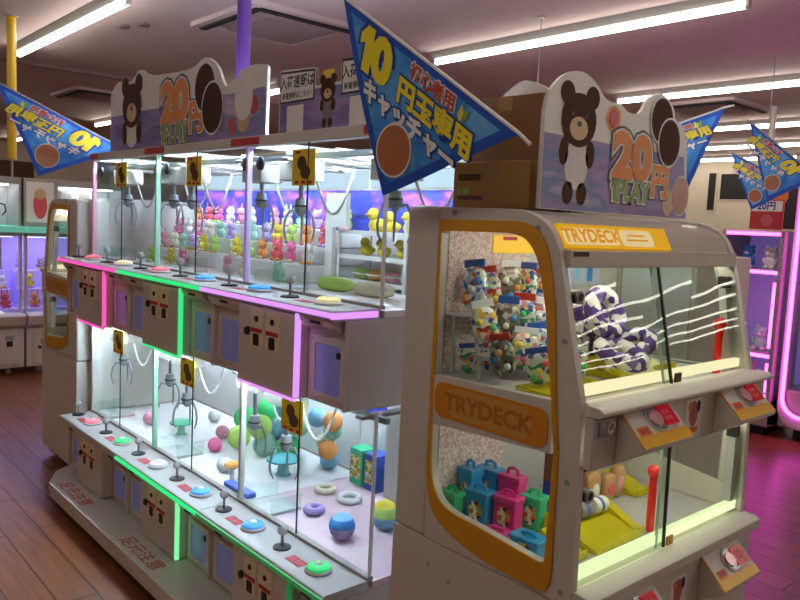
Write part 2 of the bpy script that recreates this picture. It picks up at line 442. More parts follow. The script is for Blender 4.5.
for x, y, n in ((-6.0, 2.3, 'first'), (-5.8, 2.38, 'second'), (-1.65, 5.4, 'third')):
    b = MB(); b.lathe([(.035, -.02), (.045, -.012), (.045, -.001)], (x, y, CZ), P('sensor_'+n, '6A5452', .5), 14)
    tag(b.build('ceiling_sensor', at=(x, y, CZ)), {'first': 'small round ceiling sensor nearer the yellow pole', 'second': 'small round ceiling sensor nearer the purple pole', 'third': 'small dark ceiling sensor alone at the upper right'}[n], 'sensor', 'ceiling sensors')

# ------------------------------------------------------------------ crane bank
UX = [-4.265, -3.43, -2.595, -1.76]
GY, FY, BY = 1.48, 1.30, 2.10
def claw(root, x, y, ztop, zh):
    b = MB()
    b.box(x-.075, x+.075, y-.05, y+.05, ztop-.075, ztop-.005, white_m)
    b.box(x-.02, x+.02, BY-.25-.35, BY-.06, ztop-.004, ztop+.008, grey_m)
    pts = [(x+.05+.17*t, y+.02+.06*t, ztop-.03-.16*math.sin(PI*t)) for t in [k/10 for k in range(11)]]
    b.tube(pts, .006, inkw_m, 6)
    c = b.build('claw_carriage', root, bevel=.006)
    b = MB(); b.cyl((x, y, ztop-.075), (x, y, zh+.03), .009, chrome_m, n=10)
    b.lathe([(.010, .05), (.020, .047), (.024, .026), (.024, .0), (.018, -.008), (.008, -.018)], (x, y, zh), chrome_m, 16)
    b.torus((x, y, zh+.02), 0.024, .004, black_m, 18, 6); b.build('claw_hub', c)
    for a in (0.35, .35+PI*2/3, .35+PI*4/3):
        dx, dy = math.cos(a), math.sin(a)
        pr = [(0.014, -.004), (.042, .004), (.058, -.026), (.064, -.065), (.060, -.095), (.048, -.118)]
        b = MB(); b.tube([(x+dx*r, y+dy*r, zh+h) for r, h in pr], [.0055, .0055, .0052, .005, .0045, .0025], chrome_m, 6); b.build('prong', c)

KNOB = ACRYLIC('clear_knob', 'EEF3F3', .5)
POSTP = P('post_pink', 'F2B4C8', .3, emis='FF80B0', es=.08)
POSTG = P('post_green', 'B2DCC8', .3, emis='60E0A0', es=.08)
def unit(k, tier):
    x0, x1 = UX[k], UX[k+1]; up = tier == 'upper'
    dz, zb, zt = (1.285, .975, 1.81) if up else (.412, .122, .96)
    led = ([pinkled_m, greenled_m, purpled_m] if up else [None, greenled_m, dimgreen_m])[k]
    ledn = ['pink', 'green', 'violet'][k]
    lab = {('upper', 0): 'white crane game with pink light strip, at the far left of the upper row',
           ('upper', 1): 'white crane game with green light strip, in the middle of the upper row',
           ('upper', 2): 'white crane game with violet light strip, upper row, beside the end machine',
           ('lower', 0): 'white crane game with unlit deck edge, at the far left of the lower row',
           ('lower', 1): 'white crane game with bright green deck edge, in the middle of the lower row',
           ('lower', 2): 'white crane game with dim green deck edge, lower row, blue ball inside'}[(tier, k)]
    t = thing('crane_game', lab, 'crane game', ((x0+x1)/2, 1.7, zb), 'crane games stacked in two rows')
    e = .0015; a, c = x0+e, x1-e
    # lower body with recessed prize bays
    b = MB(); b.box(a, c, 1.362, BY, zb, dz-.032, cream_m)
    b.box(a, a+.008, 1.345, 1.362, zb, dz-.032, cream_m); b.box(c-.008, c, 1.345, 1.362, zb, dz-.032, cream_m)
    for u, v in ((a+.018, x0+.262), (x0+.622, c-.018)):     # curved brow under the deck
        prof = [(1.362, dz-.032), (1.308, dz-.032), (1.312, dz-.048), (1.328, dz-.066), (1.348, dz-.076), (1.362, dz-.079)]
        b.prism(prof, lambda y, z, u=u: (u, y, z), lambda y, z, v=v: (v, y, z), cream_m)
        b.box((u+v)/2-.025, (u+v)/2+.03, 1.309, 1.316, dz-.052, dz-.042, black_m)
    b.build('base_cabinet', t, bevel=.003)
    # control deck
    b = MB(); prof = [(1.30, dz-.03), (1.296, dz-.02), (1.30, dz-.004), (1.306, dz), (1.472, dz), (1.472, dz-.03)]
    b.prism(prof, lambda y, z: (a, y, z), lambda y, z: (c, y, z), paleg_m); b.build('control_deck', t)
    # coin panel
    px0, px1 = x0+.262, x0+.622
    b = MB(); b.box(px0, px1, 1.306, 1.3615, zb+.001, dz-.034, cream_m); cp = b.build('coin_panel', t, bevel=.006)
    cx = (px0+px1)/2 - .02
    for s in (-1, 1):
        q = cx + s*.05 + .02; zm = dz-.11
        b = MB(); b.box(q-.042, q+.042, 1.3025, 1.3065, zm-.065, zm+.065, P('coin_plate_%s%d%d' % (tier, k, s), 'F2E2C2', .4))
        
        b.cyl((q, 1.299, zm+.032), (q, 1.303, zm+.032), .010, black_m, n=12)
        b.box(q-.036, q+.036, 1.3005, 1.3035, zm-.014, zm+.0, red_m)
        b.box(q-.016, q+.016, 1.299, 1.3045, zm-.058, zm-.019, black_m); b.build('coin_slot', cp)
    b = MB(); b.cyl((cx-.085, 1.294, dz-.125), (cx-.085, 1.306, dz-.125), .014, black_m, n=14); b.build('lock', cp)
    # light strip
    if led:
        b = MB(); b.box(a, c, 1.288, 1.2965, dz-.021, dz-.007, led)
        if up and k == 2: b.box(c-.002, c+.008, 1.288, 1.46, dz-.024, dz-.006, led)
        if up and k == 0: b.box(a-.006, a+.002, 1.288, 1.40, dz-.024, dz-.006, led)
        vm = led if (up or k == 2) else greenwhite_m
        b.box(px1+.001, px1+.015, 1.303, 1.318, zb+.01, dz-.032, vm)
        if up: b.box(px0+.01, px1+.014, 1.302, 1.309, zb-.003, zb+.005, led)
        b.build('light_strip', t)['label'] = ledn + ' light strip'
    # prize hatches
    for h0, h1 in ((x0+.035, x0+.235), (x0+.648, x0+.818)):
        b = MB(); b.prism(rrect(h0, h1, zb+.02, dz-.10, .02), XZ(1.3615), XZ(1.354), cream_m, [rrect(h0+.018, h1-.018, zb+.035, dz-.118, .012)]); hf = b.build('prize_hatch', t)
        b = MB(); b.box(h0+.012, h1-.012, 1.3565, 1.3605, zb+.03, dz-.112, blueac_m); b.cyl(((h1-.03), 1.352, dz-.145), ((h1-.03), 1.3565, dz-.145), .011, black_m, n=12); b.build('hatch_flap', hf)
    # glass, posts, rail
    xm = (x0+x1)/2
    for g0, g1, yy in ((x0+.012, xm+.006, GY-.003), (xm-.006, x1-.012, GY+.004)):
        b = MB(); b.box(g0, g1, yy-.002, yy+.002, dz+.002, zt, glass_m); b.build('window_pane', t, smooth=False)
    b = MB(); b.box(xm-.0035, xm+.0035, GY-.008, GY-.0055, dz+.002, zt, seam_m); b.build('window_seam', t)
    b = MB(); b.box(a, c, GY-.012, GY+.012, dz-.002, dz+.010, grey_m); b.build('window_track', t)
    pm = [POSTP, POSTG, P('violet_post%s%d' % (tier, k), 'D2BCEC', .3, emis='C890FF', es=.1)][k]
    b = MB(); b.box(x0+.002, x0+.016, GY-.012, GY+.010, dz+.01, zt, pm if up else (white_m if k != 1 else POSTG)); b.build('corner_post', t)
    if k == 2:
        b = MB(); b.box(x1-.008, x1-.002, GY-.006, GY+.006, dz+.01, zt, field_m); b.build('corner_post', t)
        b = MB(); b.box(x1-.008, x1-.004, GY+.012, BY-.02, dz, zt, glass_m); b.build('side_pane', t, smooth=False)
    if k == 0:
        b = MB(); b.box(x0+.002, x0+.012, GY+.012, BY-.02, dz, (1.61 if up else zt), white_m); b.build('side_panel', t)
        if up:
            b = MB(); b.box(x0+.004, x0+.008, GY+.012, BY-.02, 1.61, zt, glass_m); b.build('side_pane', t, smooth=False)
    if up:
        b = MB(); b.box(a, c, GY-.02, GY+.02, zt, zt+.038, white_m)
        for q in (x0+.02, x1-.08): b.box(max(a, q-.02), min(c, q+.09), GY-.024, GY-.019, zt+.006, zt+.034, red_m)
        b.build('top_rail', t, bevel=.003)
        b = MB(); b.box(a, c, BY-.03, BY, zt, zt+.038, white_m); b.box(a, a+.02, GY+.02, BY-.03, zt, zt+.03, white_m); b.box(c-.02, c, GY+.02, BY-.03, zt, zt+.03, white_m); b.build('top_frame', t)
        for q in (x0+.055, x1-.06):
            b = MB(); b.lathe([(.02, 0), (.026, .004), (.026, .012), (.01, .016)], (q, GY+.012, zt-.06), black_m, 16, 'y'); b.build('speaker', t)
    # inside
    b = MB(); b.box(a, c, GY+.013, BY-.015, dz-.03, dz-.008, pinkfield_m if (k == 2 and not up) else field_m); b.build('playfield', t)
    bx = MB(); bx.box(x0+.03, x0+.2, GY+.02, GY+.16, dz-.0075, dz+.004, paleg_m); bx.box(x0+.03, x0+.034, GY+.02, GY+.16, dz+.004, dz+.06, glass_m); bx.box(x0+.2, x0+.204, GY+.02, GY+.16, dz+.004, dz+.06, glass_m)
    bx.build('prize_chute', t, smooth=False)
    b = MB()
    if up:
        b.box(a, c, BY-.014, BY, dz, 1.50, field_m); b.box(a, c, BY-.014, BY, 1.50, 1.685, galaxy_m); b.box(a, c, BY-.014, BY, 1.685, zt, white_m)
    else:
        b.box(a, c, BY-.014, BY, dz, .70, field_m); b.box(a, c, BY-.014, BY, .70, zt, galaxy_m if k == 2 else field_m)
    b.build('back_panel', t)
    if up:
        b = MB(); b.box(a+.01, c-.01, BY-.024, BY-.0145, 1.695, zt-.012, fascia_m); b.build('lit_fascia', t)
    b = MB()
    b.box(a+.03, c-(.2 if k == 2 and not up else .03), GY+.022, GY+.042, zt+(.016 if up else -.03), zt+(.026 if up else -.02), stripw_m); b.box(a+.03, c-.03, BY-.09, BY-.07, zt-.016, zt-.006, stripw_m); b.build('lamp_strip', t)
    b = MB()
    for y in (GY+.055, BY-.10): b.box(a+.01, c-.01, y-.009, y+.009, zt-.05, zt-.03, steel_m)
    for q in (x0+.2, x0+.5, x0+.7): b.box(q-.012, q+.012, GY+.05, BY-.09, zt-.028, zt-.018, grey_m)
    b.build('gantry_rail', t)
    for cx_, cy_, dh in CLAWS[(tier, k)]: claw(t, cx_, cy_, zt-.05, (1.585 if up else .715)+dh)
    # stickers
    sx = [(-3.855, 1.727), (-3.04, 1.728), (-2.206, 1.725)][k] if up else [(-3.876, .865), (-3.068, .85), (-2.228, .845)][k]
    b = MB(); b.box(sx[0]-.07, sx[0]+.07, GY-.0075, GY-.0062, sx[1]-.062, sx[1]+.062, yellow_m)
    b.prism(circ(sx[0]-.010, sx[1]+.014, .028, 20, .025), XZ(GY-.0076), XZ(GY-.0084), coinbr_m); b.prism(circ(sx[0]+.012, sx[1]-.016, .030, 20, .024), XZ(GY-.0076), XZ(GY-.0086), coinbr_m)
    for q in (-.04, 0, .04): b.box(sx[0]+q-.012, sx[0]+q+.012, GY-.0086, GY-.0074, sx[1]-.056, sx[1]-.046, red_m)
    b.box(sx[0]-.05, sx[0]-.02, GY-.0086, GY-.0074, sx[1]+.047, sx[1]+.057, red_m)
    b.build('coin_sticker', t)['label'] = 'yellow sticker with two brown coins'
    # controls
    for s in range(2):
        jx = x0 + .05 + .4175*s; bxx = jx + .217; z = dz
        b = MB(); b.lathe([(.032, 0), (.032, .004), (.027, .007), (.011, .009)], (jx, 1.383, z), black_m, 20); j = b.build('joystick', t)
        b = MB(); b.cyl((jx, 1.383, z+.006), (jx, 1.383, z+.05), .005, steel_m, n=8); b.build('joystick_shaft', j)
        b = MB(); b.ell((jx, 1.383, z+.062), .0175, KNOB, 16, 10); b.build('joystick_ball', j)
        b = MB(); b.box(jx+.075, jx+.115, 1.345, 1.385, z+.0003, z+.0012, red_m); b.box(jx+.12, jx+.16, 1.345, 1.385, z+.0003, z+.0012, red_m)
        for q in (.082, .094, .106, .127, .139, .151): b.box(jx+q-.004, jx+q+.004, 1.352, 1.378, z+.0011, z+.0014, inkpk_m)
        b.build('instruction_label', t)
        kind = (['pink', 'cream', 'pink', 'blue', 'blue', 'yellow'] if up else ['pink', 'green', 'white', 'blue', 'blue', 'green'])[2*k+s]
        b = MB(); b.lathe([(.046, 0), (.046, .006), (.04, .011), (.033, .012)], (bxx, 1.385, z), paleg_m, 24); bt = b.build('push_button', t)
        b = MB(); b.lathe([(.040, .010), (.039, .017), (.031, .023), (.018, .026), (.001, .027)], (bxx, 1.385, z), button_m[kind], 24)
        b.lathe([(.014, .0262), (.012, .0292), (.001, .03)], (bxx, 1.385, z), inkw_m, 14); b.build('lit_dome', bt)['label'] = kind + ' lit dome'
    return t
CLAWS = {('upper', 0): [(-4.01, 1.57, 0), (-3.49, 1.59, 0)], ('upper', 1): [(-3.25, 1.57, 0), (-2.71, 1.61, .01)], ('upper', 2): [(-2.37, 1.575, -.01), (-1.86, 1.6, .02)],
         ('lower', 0): [(-4.05, 1.57, 0), (-3.5, 1.59, -.01)], ('lower', 1): [(-3.28, 1.575, -.06), (-2.70, 1.6, -.04)], ('lower', 2): [(-2.41, 1.57, -.05), (-1.88, 1.8, 0)]}
for k in range(3):
    unit(k, 'lower'); unit(k, 'upper')

# plinth under the bank
t = thing('display_plinth', 'long white plinth with red lettering under the lower crane games', 'plinth', (-3, 1.7, 0))
b = MB(); b.prism([(-4.03, 1.175), (-1.66, 1.175), (-1.66, 2.16), (-4.29, 2.16), (-4.29, 1.39), (-4.2, 1.26)], lambda x, y: (x, y, .052), lambda x, y: (x, y, .119), white_m)
for xc in (-3.80, -2.97, -2.14):
    b.text('足元注意', .075, (xc, 1.235, .119), (1, 0, 0), (0, 1, 0), inkpk_m, .0008, .012, 1.25)
b.build('platform', t, bevel=0)
for x in (-4.1, -3.4, -2.6, -1.85):
    for y in (1.3, 2.0):
        b = MB(); b.lathe([(.035, .0), (.035, .012), (.015, .018), (.015, .051)], (x, y, 0), black_m, 14); b.build('foot', t)

# ------------------------------------------------------------------ prizes in the bank
def plush(name, label, c, s, m1, m2, group, rz=0, ears='round'):
    t = thing(name, label, 'plush toy', c, group)
    x, y, z = c
    def pt(q): 
        q = Vector(q)*s; q.rotate(Matrix.Rotation(rz, 3, 'Z')); return Vector(c)+q
    b = MB(); b.ell(pt((0, 0, .42)), (.40*s, .36*s, .42*s), m1, 14, 9); b.build('body', t)
    b = MB(); b.ell(pt((0, -.05, 1.02)), (.38*s, .35*s, .34*s), m1, 14, 9)
    b.ell(pt((0, -.33, .95)), (.15*s, .12*s, .10*s), m2, 10, 6)
    for e in (-1, 1): b.ell(pt((.13*e, -.36, 1.09)), .035*s, inkb_m, 8, 5)
    hd = b.build('head', t)
    for e in (-1, 1):
        b = MB(); r = (.12*s, .07*s, .13*s) if ears == 'round' else (.09*s, .06*s, .3*s)
        b.ell(pt((.26*e, 0, 1.34 if ears == 'round' else 1.45)), r, m1, 10, 6); b.build('ear', hd)
    for e in (-1, 1):
        b = MB(); b.ell(pt((.36*e, -.16, .52)), (.12*s, .13*s, .2*s), m1, 10, 6); b.build('arm', t)
        b = MB(); b.ell(pt((.24*e, -.3, .13)), (.14*s, .2*s, .13*s), m2, 10, 6); b.build('foot', t)
    return t
# stepped shelves at the back of the first two upper games
def steps(x0, x1, label):
    t = thing('stepped_shelf', label, 'shelf', ((x0+x1)/2, 1.95, 1.278))
    for k in range(3):
        b = MB(); y0 = 1.80+.085*k; b.box(x0, x1, y0, 2.083, 1.2785+.075*k, 1.2785+.075*(k+1)-.002, paleg_m if k % 2 else field_m); b.build('step', t, bevel=.003)
steps(-4.2, -3.47, 'three white steps full of plush toys in the pink-lit upper crane game')
steps(-3.38, -2.64, 'three white steps full of plush toys in the green-lit upper crane game')
cols = ['pink', 'red', 'yellow', 'cream', 'rose', 'lime', 'mint', 'white', 'orange', 'lilac']
for (xs, gm) in (((-4.14, -3.53), 'pink-lit upper crane game'), ((-3.32, -2.70), 'green-lit upper crane game')):
    for r in range(3):
        for i in range(6):
            c1 = cols[(i*3 + r*4 + (2 if 'green' in gm else 0)) % len(cols)]; c2 = cols[(i*5 + r + 3) % len(cols)]
            x = xs[0] + (xs[1]-xs[0])*i/5
            plush('plush_toy', '%s plush toy, %s along the %s step of the %s' % (c1, ORD[i], ['bottom', 'middle', 'top'][r], gm),
                  (x + random.uniform(-.012, .012), 1.84+.085*r + (.04 if r == 2 else 0), 1.2785+.075*(r+1)-.001), .066, plush_c[c1], plush_c[c2], 'plush toys on the steps', random.uniform(-.6, .6), 'round' if (i+r) % 3 else 'long')
# floor prizes of the upper games
for i, (x, y, c1) in enumerate(((-3.95, 1.68, 'lime'), (-3.80, 1.72, 'yellow'), (-3.62, 1.70, 'rose'), (-3.15, 1.70, 'pink'), (-2.93, 1.66, 'cream'), (-2.75, 1.72, 'mint'))):
    plush('plush_toy', '%s plush toy on the floor of the upper crane games, %s from the left' % (c1, ORD[i]), (x, y, 1.2785), .06, plush_c[c1], plush_c['cream'], 'plush toys on the upper floor', i*.7)
# wire rack with yellow ducks in the violet-lit game
t = thing('wire_rack', 'white wire shelf rack in the violet-lit upper crane game', 'rack', (-2.40, 2.0, 1.278))
rx0, rx1, ry0, ry1 = -2.56, -2.14, 1.90, 2.07
for x in (rx0, rx1):
    for y in (ry0, ry1):
        b = MB(); b.cyl((x, y, 1.2785), (x, y, 1.56), .007, inkw_m, n=8); b.build('upright', t)
levels = [1.30, 1.40, 1.50]
for z in levels:
    b = MB(); b.box(rx0, rx1, ry0, ry1, z, z+.004, inkw_m)
    b.box(rx0, rx1, ry0-.004, ry0+.002, z-.006, z+.012, inkw_m); b.build('shelf', t)
b = MB(); b.box(-2.62, -2.57, 1.87, 1.89, 1.2785, 1.66, inkw_m); b.box(-2.57, -2.48, 1.87, 1.89, 1.52, 1.66, inkw_m)
b.build('side_board', t)
def duck(label, c, s, rz, grp, m=None):
    t = thing('plush_duck', label, 'plush duck', c, grp); m = m or plush_c['yellow']
    def pt(q):
        q = Vector(q)*s; q.rotate(Matrix.Rotation(rz, 3, 'Z')); return Vector(c)+q
    b = MB(); b.ell(pt((0, .05, .36)), (.42*s, .46*s, .36*s), m, 14, 9); b.ell(pt((0, .5, .5)), (.14*s, .16*s, .12*s), m, 10, 6); b.build('body', t)
    b = MB(); b.ell(pt((0, -.2, .9)), .3*s, m, 14, 9); hd = b.build('head', t)
    b = MB(); b.ell(pt((0, -.5, .86)), (.16*s, .13*s, .06*s), plush_c['orange'], 10, 6); b.build('bill', hd)
    for e in (-1, 1):
        b = MB(); b.ell(pt((.4*e, .08, .4)), (.08*s, .26*s, .18*s), m, 10, 6); b.build('wing', t)
for i, (x, y, z, s, rz, w) in enumerate(((-2.48, 1.985, 1.4045, .066, .3, 'middle shelf, left'), (-2.42, 1.985, 1.5045, .085, -.2, 'top shelf, left'), (-2.37, 1.985, 1.4045, .066, 0, 'middle shelf, centre'), (-2.25, 1.985, 1.4045, .066, -.3, 'middle shelf, right'),
                                          (-2.33, 1.985, 1.5045, .075, .2, 'top shelf, centre'), (-2.21, 1.985, 1.5045, .075, -.1, 'top shelf, right'))):
    duck('yellow plush duck on the white wire rack, ' + w, (x, y, z), s, rz, 'yellow ducks on the wire rack')
for i, (x, c1) in enumerate(((-2.50, 'lime'), (-2.40, 'orange'), (-2.30, 'pink'), (-2.20, 'white'))):
    b = MB(); b.ell((x, 1.98, 1.331), (.04, .035, .026), plush_c[c1], 14, 8); b.torus((x, 1.98, 1.331), .037, .004, inkw_m, 16, 5)
    tag(b.build('soft_ball', at=(x, 1.98, 1.305)), c1 + ' soft ball on the bottom shelf of the wire rack', 'ball', 'soft balls on the wire rack')
# plush by the end window of the violet-lit upper game
for i, (x, y, z, s, c1, c2, w) in enumerate(((-1.88, 1.93, 1.2785, .10, 'rose', 'pink', 'in front by the end glass'), (-2.03, 1.97, 1.2785, .10, 'blue', 'white', 'beside the wire rack'), (-1.86, 2.03, 1.40, .075, 'lilac', 'white', 'up on the white block'), (-1.99, 2.04, 1.40, .075, 'yellow', 'cream', 'behind on the white block'))):
    if z > 1.3: pass
    plush('plush_toy', '%s plush toy %s of the violet-lit upper crane game' % (c1, w), (x, y if z < 1.3 else 2.045, z), s, plush_c[c1], plush_c[c2], 'plush toys by the end window', .4*i, 'round')
b = MB(); b.box(-2.10, -1.79, 2.02, 2.083, 1.2785, 1.399, field_m)
tag(b.build('display_block', at=(-1.95, 2.05, 1.2785), bevel=.004), 'white display block behind the plush toys at the end of the upper row', 'display block')
# low bumper cushions
for x, c1, n in ((-2.36, 'lime', 'lime green foam bar on the floor before the wire rack'), (-2.12, 'cream', 'cream foam bar on the floor before the rose plush toy')):
    b = MB(); b.ell((x, 1.74, 1.303), (.10, .035, .025), plush_c[c1], 16, 8, p=.6)
    tag(b.build('foam_bar', at=(x, 1.74, 1.2785)), n, 'foam bar')

# lower games
LZ = .4055
def ball(name, label, c, r, mats, grp=None, n=20):
    b = MB(); c = Vector(c)
    b.ell(c, r, mats[0], n, 14)
    o = b.build(name, at=(c.x, c.y, c.z-r))
    if len(mats) > 1:     # upper half in a second colour
        o.data.materials.append(mats[1])
        for p in o.data.polygons:
            if p.center.z > r*1.05: p.material_index = 1
    if len(mats) > 2:
        o.data.materials.append(mats[2])
        for p in o.data.polygons:
            if p.center.z > r*1.55: p.material_index = 2
    return tag(o, label, 'ball', grp)
o = ball('soft_ball', 'blue ball with lilac underside on the floor of the lower right crane game', (-2.08, 1.605, LZ+.048), .048, (plush_c['lilac'], plush_c['blue'], plush_c['sky']), 'balls in the lower right game')
ball('soft_ball', 'yellow and blue ball by the end glass of the lower row', (-2.06, 1.79, LZ+.055), .055, (plush_c['sky'], plush_c['lime'], plush_c['yellow']), 'balls in the lower right game')
ball('soft_ball', 'light blue ball behind the yellow and blue ball', (-1.86, 1.88, LZ+.05), .05, (plush_c['sky'],), 'balls in the lower right game')
def ring(label, c, R, r, mat, grp):
    b = MB(); b.torus((c[0], c[1], c[2]+r), R, r, mat, 24, 10); return tag(b.build('soft_ring', at=c), label, 'ring', grp)
ring('grey and cream ring lying left of the blue ball', (-2.50, 1.83, LZ), .034, .013, plush_c['cream'], 'soft rings in the lower right game')
ring('white ring lying behind the blue ball', (-2.36, 1.85, LZ), .042, .013, plush_c['white'], 'soft rings in the lower right game')
ring('pale pink ring lying in front, nearest the joystick', (-2.335, 1.66, LZ), .028, .015, plush_c['lilac'], 'soft rings in the lower right game')
def pedestal(label, c, r, h, mat, topmat, grp=None):
    t = thing('prize_stand', label, 'prize stand', c, grp); x, y, z = c
    b = MB(); b.lathe([(r*.5, 0), (r*.35, .01), (r*.3, h-.02), (r*.5, h-.012)], c, mat, 18); b.build('stem', t)
    b = MB(); b.lathe([(r*.6, h-.0115), (r, h-.004), (r, h+.004), (r*.85, h+.012), (r*.3, h+.018)], c, topmat, 22); b.build('disc', t)
pedestal('turquoise round prize stand under the lower right claw', (-2.78, 1.80, LZ), .075, .07, P('aqua_clear', '8FD6DC', .2), P('aqua_disc', '5EC4D2', .25), 'round prize stands')
pedestal('orange cup shaped prize stand in the green-edged lower game', (-2.83, 1.575, LZ), .035, .07, plush_c['white'], plush_c['orange'], 'round prize stands')
pedestal('mint green round prize stand in the left lower game', (-3.60, 1.70, LZ), .06, .06, plush_c['mint'], P('mint_disc', '66D2AE', .3), 'round prize stands')
b = MB(); b.box(-2.80, -2.60, 1.515, 1.56, LZ, LZ+.022, P('blue_bar', '4B66D8', .3)); tag(b.build('foam_bar', at=(-2.7, 1.54, LZ), bevel=.006), 'flat blue bar on the floor behind the lower glass', 'foam bar')
def heap(cx, cy, n, rad, r, colsL, words, grp, zspread=1):
    pts = []
    for i in range(n):
        for _ in range(60):
            a = random.uniform(0, 2*PI); q = rad*math.sqrt(random.random()); x, y = cx+q*math.cos(a)*1.6, cy+q*math.sin(a)
            z = LZ + r
            for (u, v, w) in pts:
                d2 = (u-x)**2 + (v-y)**2
                if d2 < (2*r)**2: z = max(z, w + math.sqrt((2*r)**2*1.01 - d2))
            if z < LZ + r + zspread and y < 2.07-r: break
        else: continue
        pts.append((x, y, z))
    pts.sort(key=lambda p: (round(p[2], 2), p[0]))
    for i, (x, y, z) in enumerate(pts):
        c1 = colsL[i % len(colsL)]
        ball('soft_ball', '%s ball, %s from the bottom of the %s' % (c1, ORD[i] if i < 12 else 'topmost', words), (x, y, z), r*.992, (plush_c[c1],), grp, 16)
heap(-3.10, 1.93, 11, .13, .058, ['green', 'lime', 'mint', 'green', 'sky'], 'green heap in the middle lower game', 'balls heaped in the middle lower game', .3)
heap(-2.72, 1.98, 7, .06, .045, ['sky', 'orange', 'cream', 'mint'], 'small heap in the lower right game', 'balls heaped beside the claw', .22)
for i, (x, y, c1, n) in enumerate(((-3.24, 1.705, 'rose', 'rose pink ball in front of the green heap'), (-3.42, 1.84, 'pink', 'pale pink ball left of the green heap'), (-3.86, 1.64, 'pink', 'pale pink ball in the left lower game'), (-2.95, 1.60, 'white', 'white ball right of the rose pink ball'), (-3.72, 1.95, 'white', 'white ball at the back of the left lower game'))):
    ball('soft_ball', n, (x, y, LZ+.035), .035, (plush_c[c1],), 'loose balls on the lower floor', 16)
# boxed prizes behind the rings
for i, (x, z, m, n) in enumerate(((-2.50, .4055, 'green', 'green boxed prize at the back left of the lower right game'), (-2.40, .4055, 'navy', 'navy boxed prize at the back of the lower right game'), (-2.12, .4055, 'navy', 'navy boxed prize at the back near the end glass'))):
    t = thing('prize_box', n, 'prize box', (x, 2.03, z), 'boxed prizes in the lower right game')
    b = MB(); b.box(x-.042, x+.042, 1.99, 2.07, z, z+.16, box_c[m]); b.build('carton', t, bevel=.003)
    b = MB(); b.box(x-.032, x+.032, 1.9885, 1.9899, z+.03, z+.13, sticker_m); b.build('picture', t)
b = MB(); b.box(-2.32, -2.2, 2.0, 2.075, LZ, .95, inkw_m); tag(b.build('display_column', at=(-2.26, 2.03, LZ), bevel=.004), 'white square column at the back of the lower right crane game', 'column')

# ------------------------------------------------------------------ end machine
TY0, TY1 = 1.40, 2.262
INNER = [(-1.031, .779), (-1.025, 1.046), (-1.043, 1.172), (-1.060, 1.27)] + spline([(-1.074, 1.366), (-1.099, 1.456), (-1.12, 1.50), (-1.152, 1.528), (-1.199, 1.538)], 4) + [(-1.425, 1.535), (-1.432, 1.528), (-1.43, 1.2)] + spline([(-1.428, .926), (-1.419, .865), (-1.388, .815), (-1.341, .795), (-1.25, .788)], 4) + [(-1.05, .770), (-1.037, .772)]
OUTER_Y = [(-1.012, .725), (-1.008, .76), (-1.012, 1.046), (-1.028, 1.172), (-1.038, 1.27)] + spline([(-1.048, 1.380), (-1.066, 1.462), (-1.084, 1.515), (-1.118, 1.553), (-1.17, 1.568)], 4) + [(-1.44, 1.566), (-1.443, 1.2)] + spline([(-1.443, .93), (-1.436, .84), (-1.400, .765), (-1.30, .722), (-1.18, .704)], 4) + [(-1.05, .700), (-1.025, .706)]
SHELL = [(-.952, .692), (-.952, .78), (-.960, 1.155), (-1.0, 1.307), (-1.030, 1.43)] + spline([(-1.050, 1.505), (-1.072, 1.545), (-1.105, 1.573), (-1.16, 1.592), (-1.24, 1.597)], 4) + [(-1.442, 1.597), (-1.442, .692)]
PODY = P('pod_yellow', 'EDB41C', .35, var=.03)
PALEEDGE = P('pale_glass_edge', 'A6BAB2', .3)
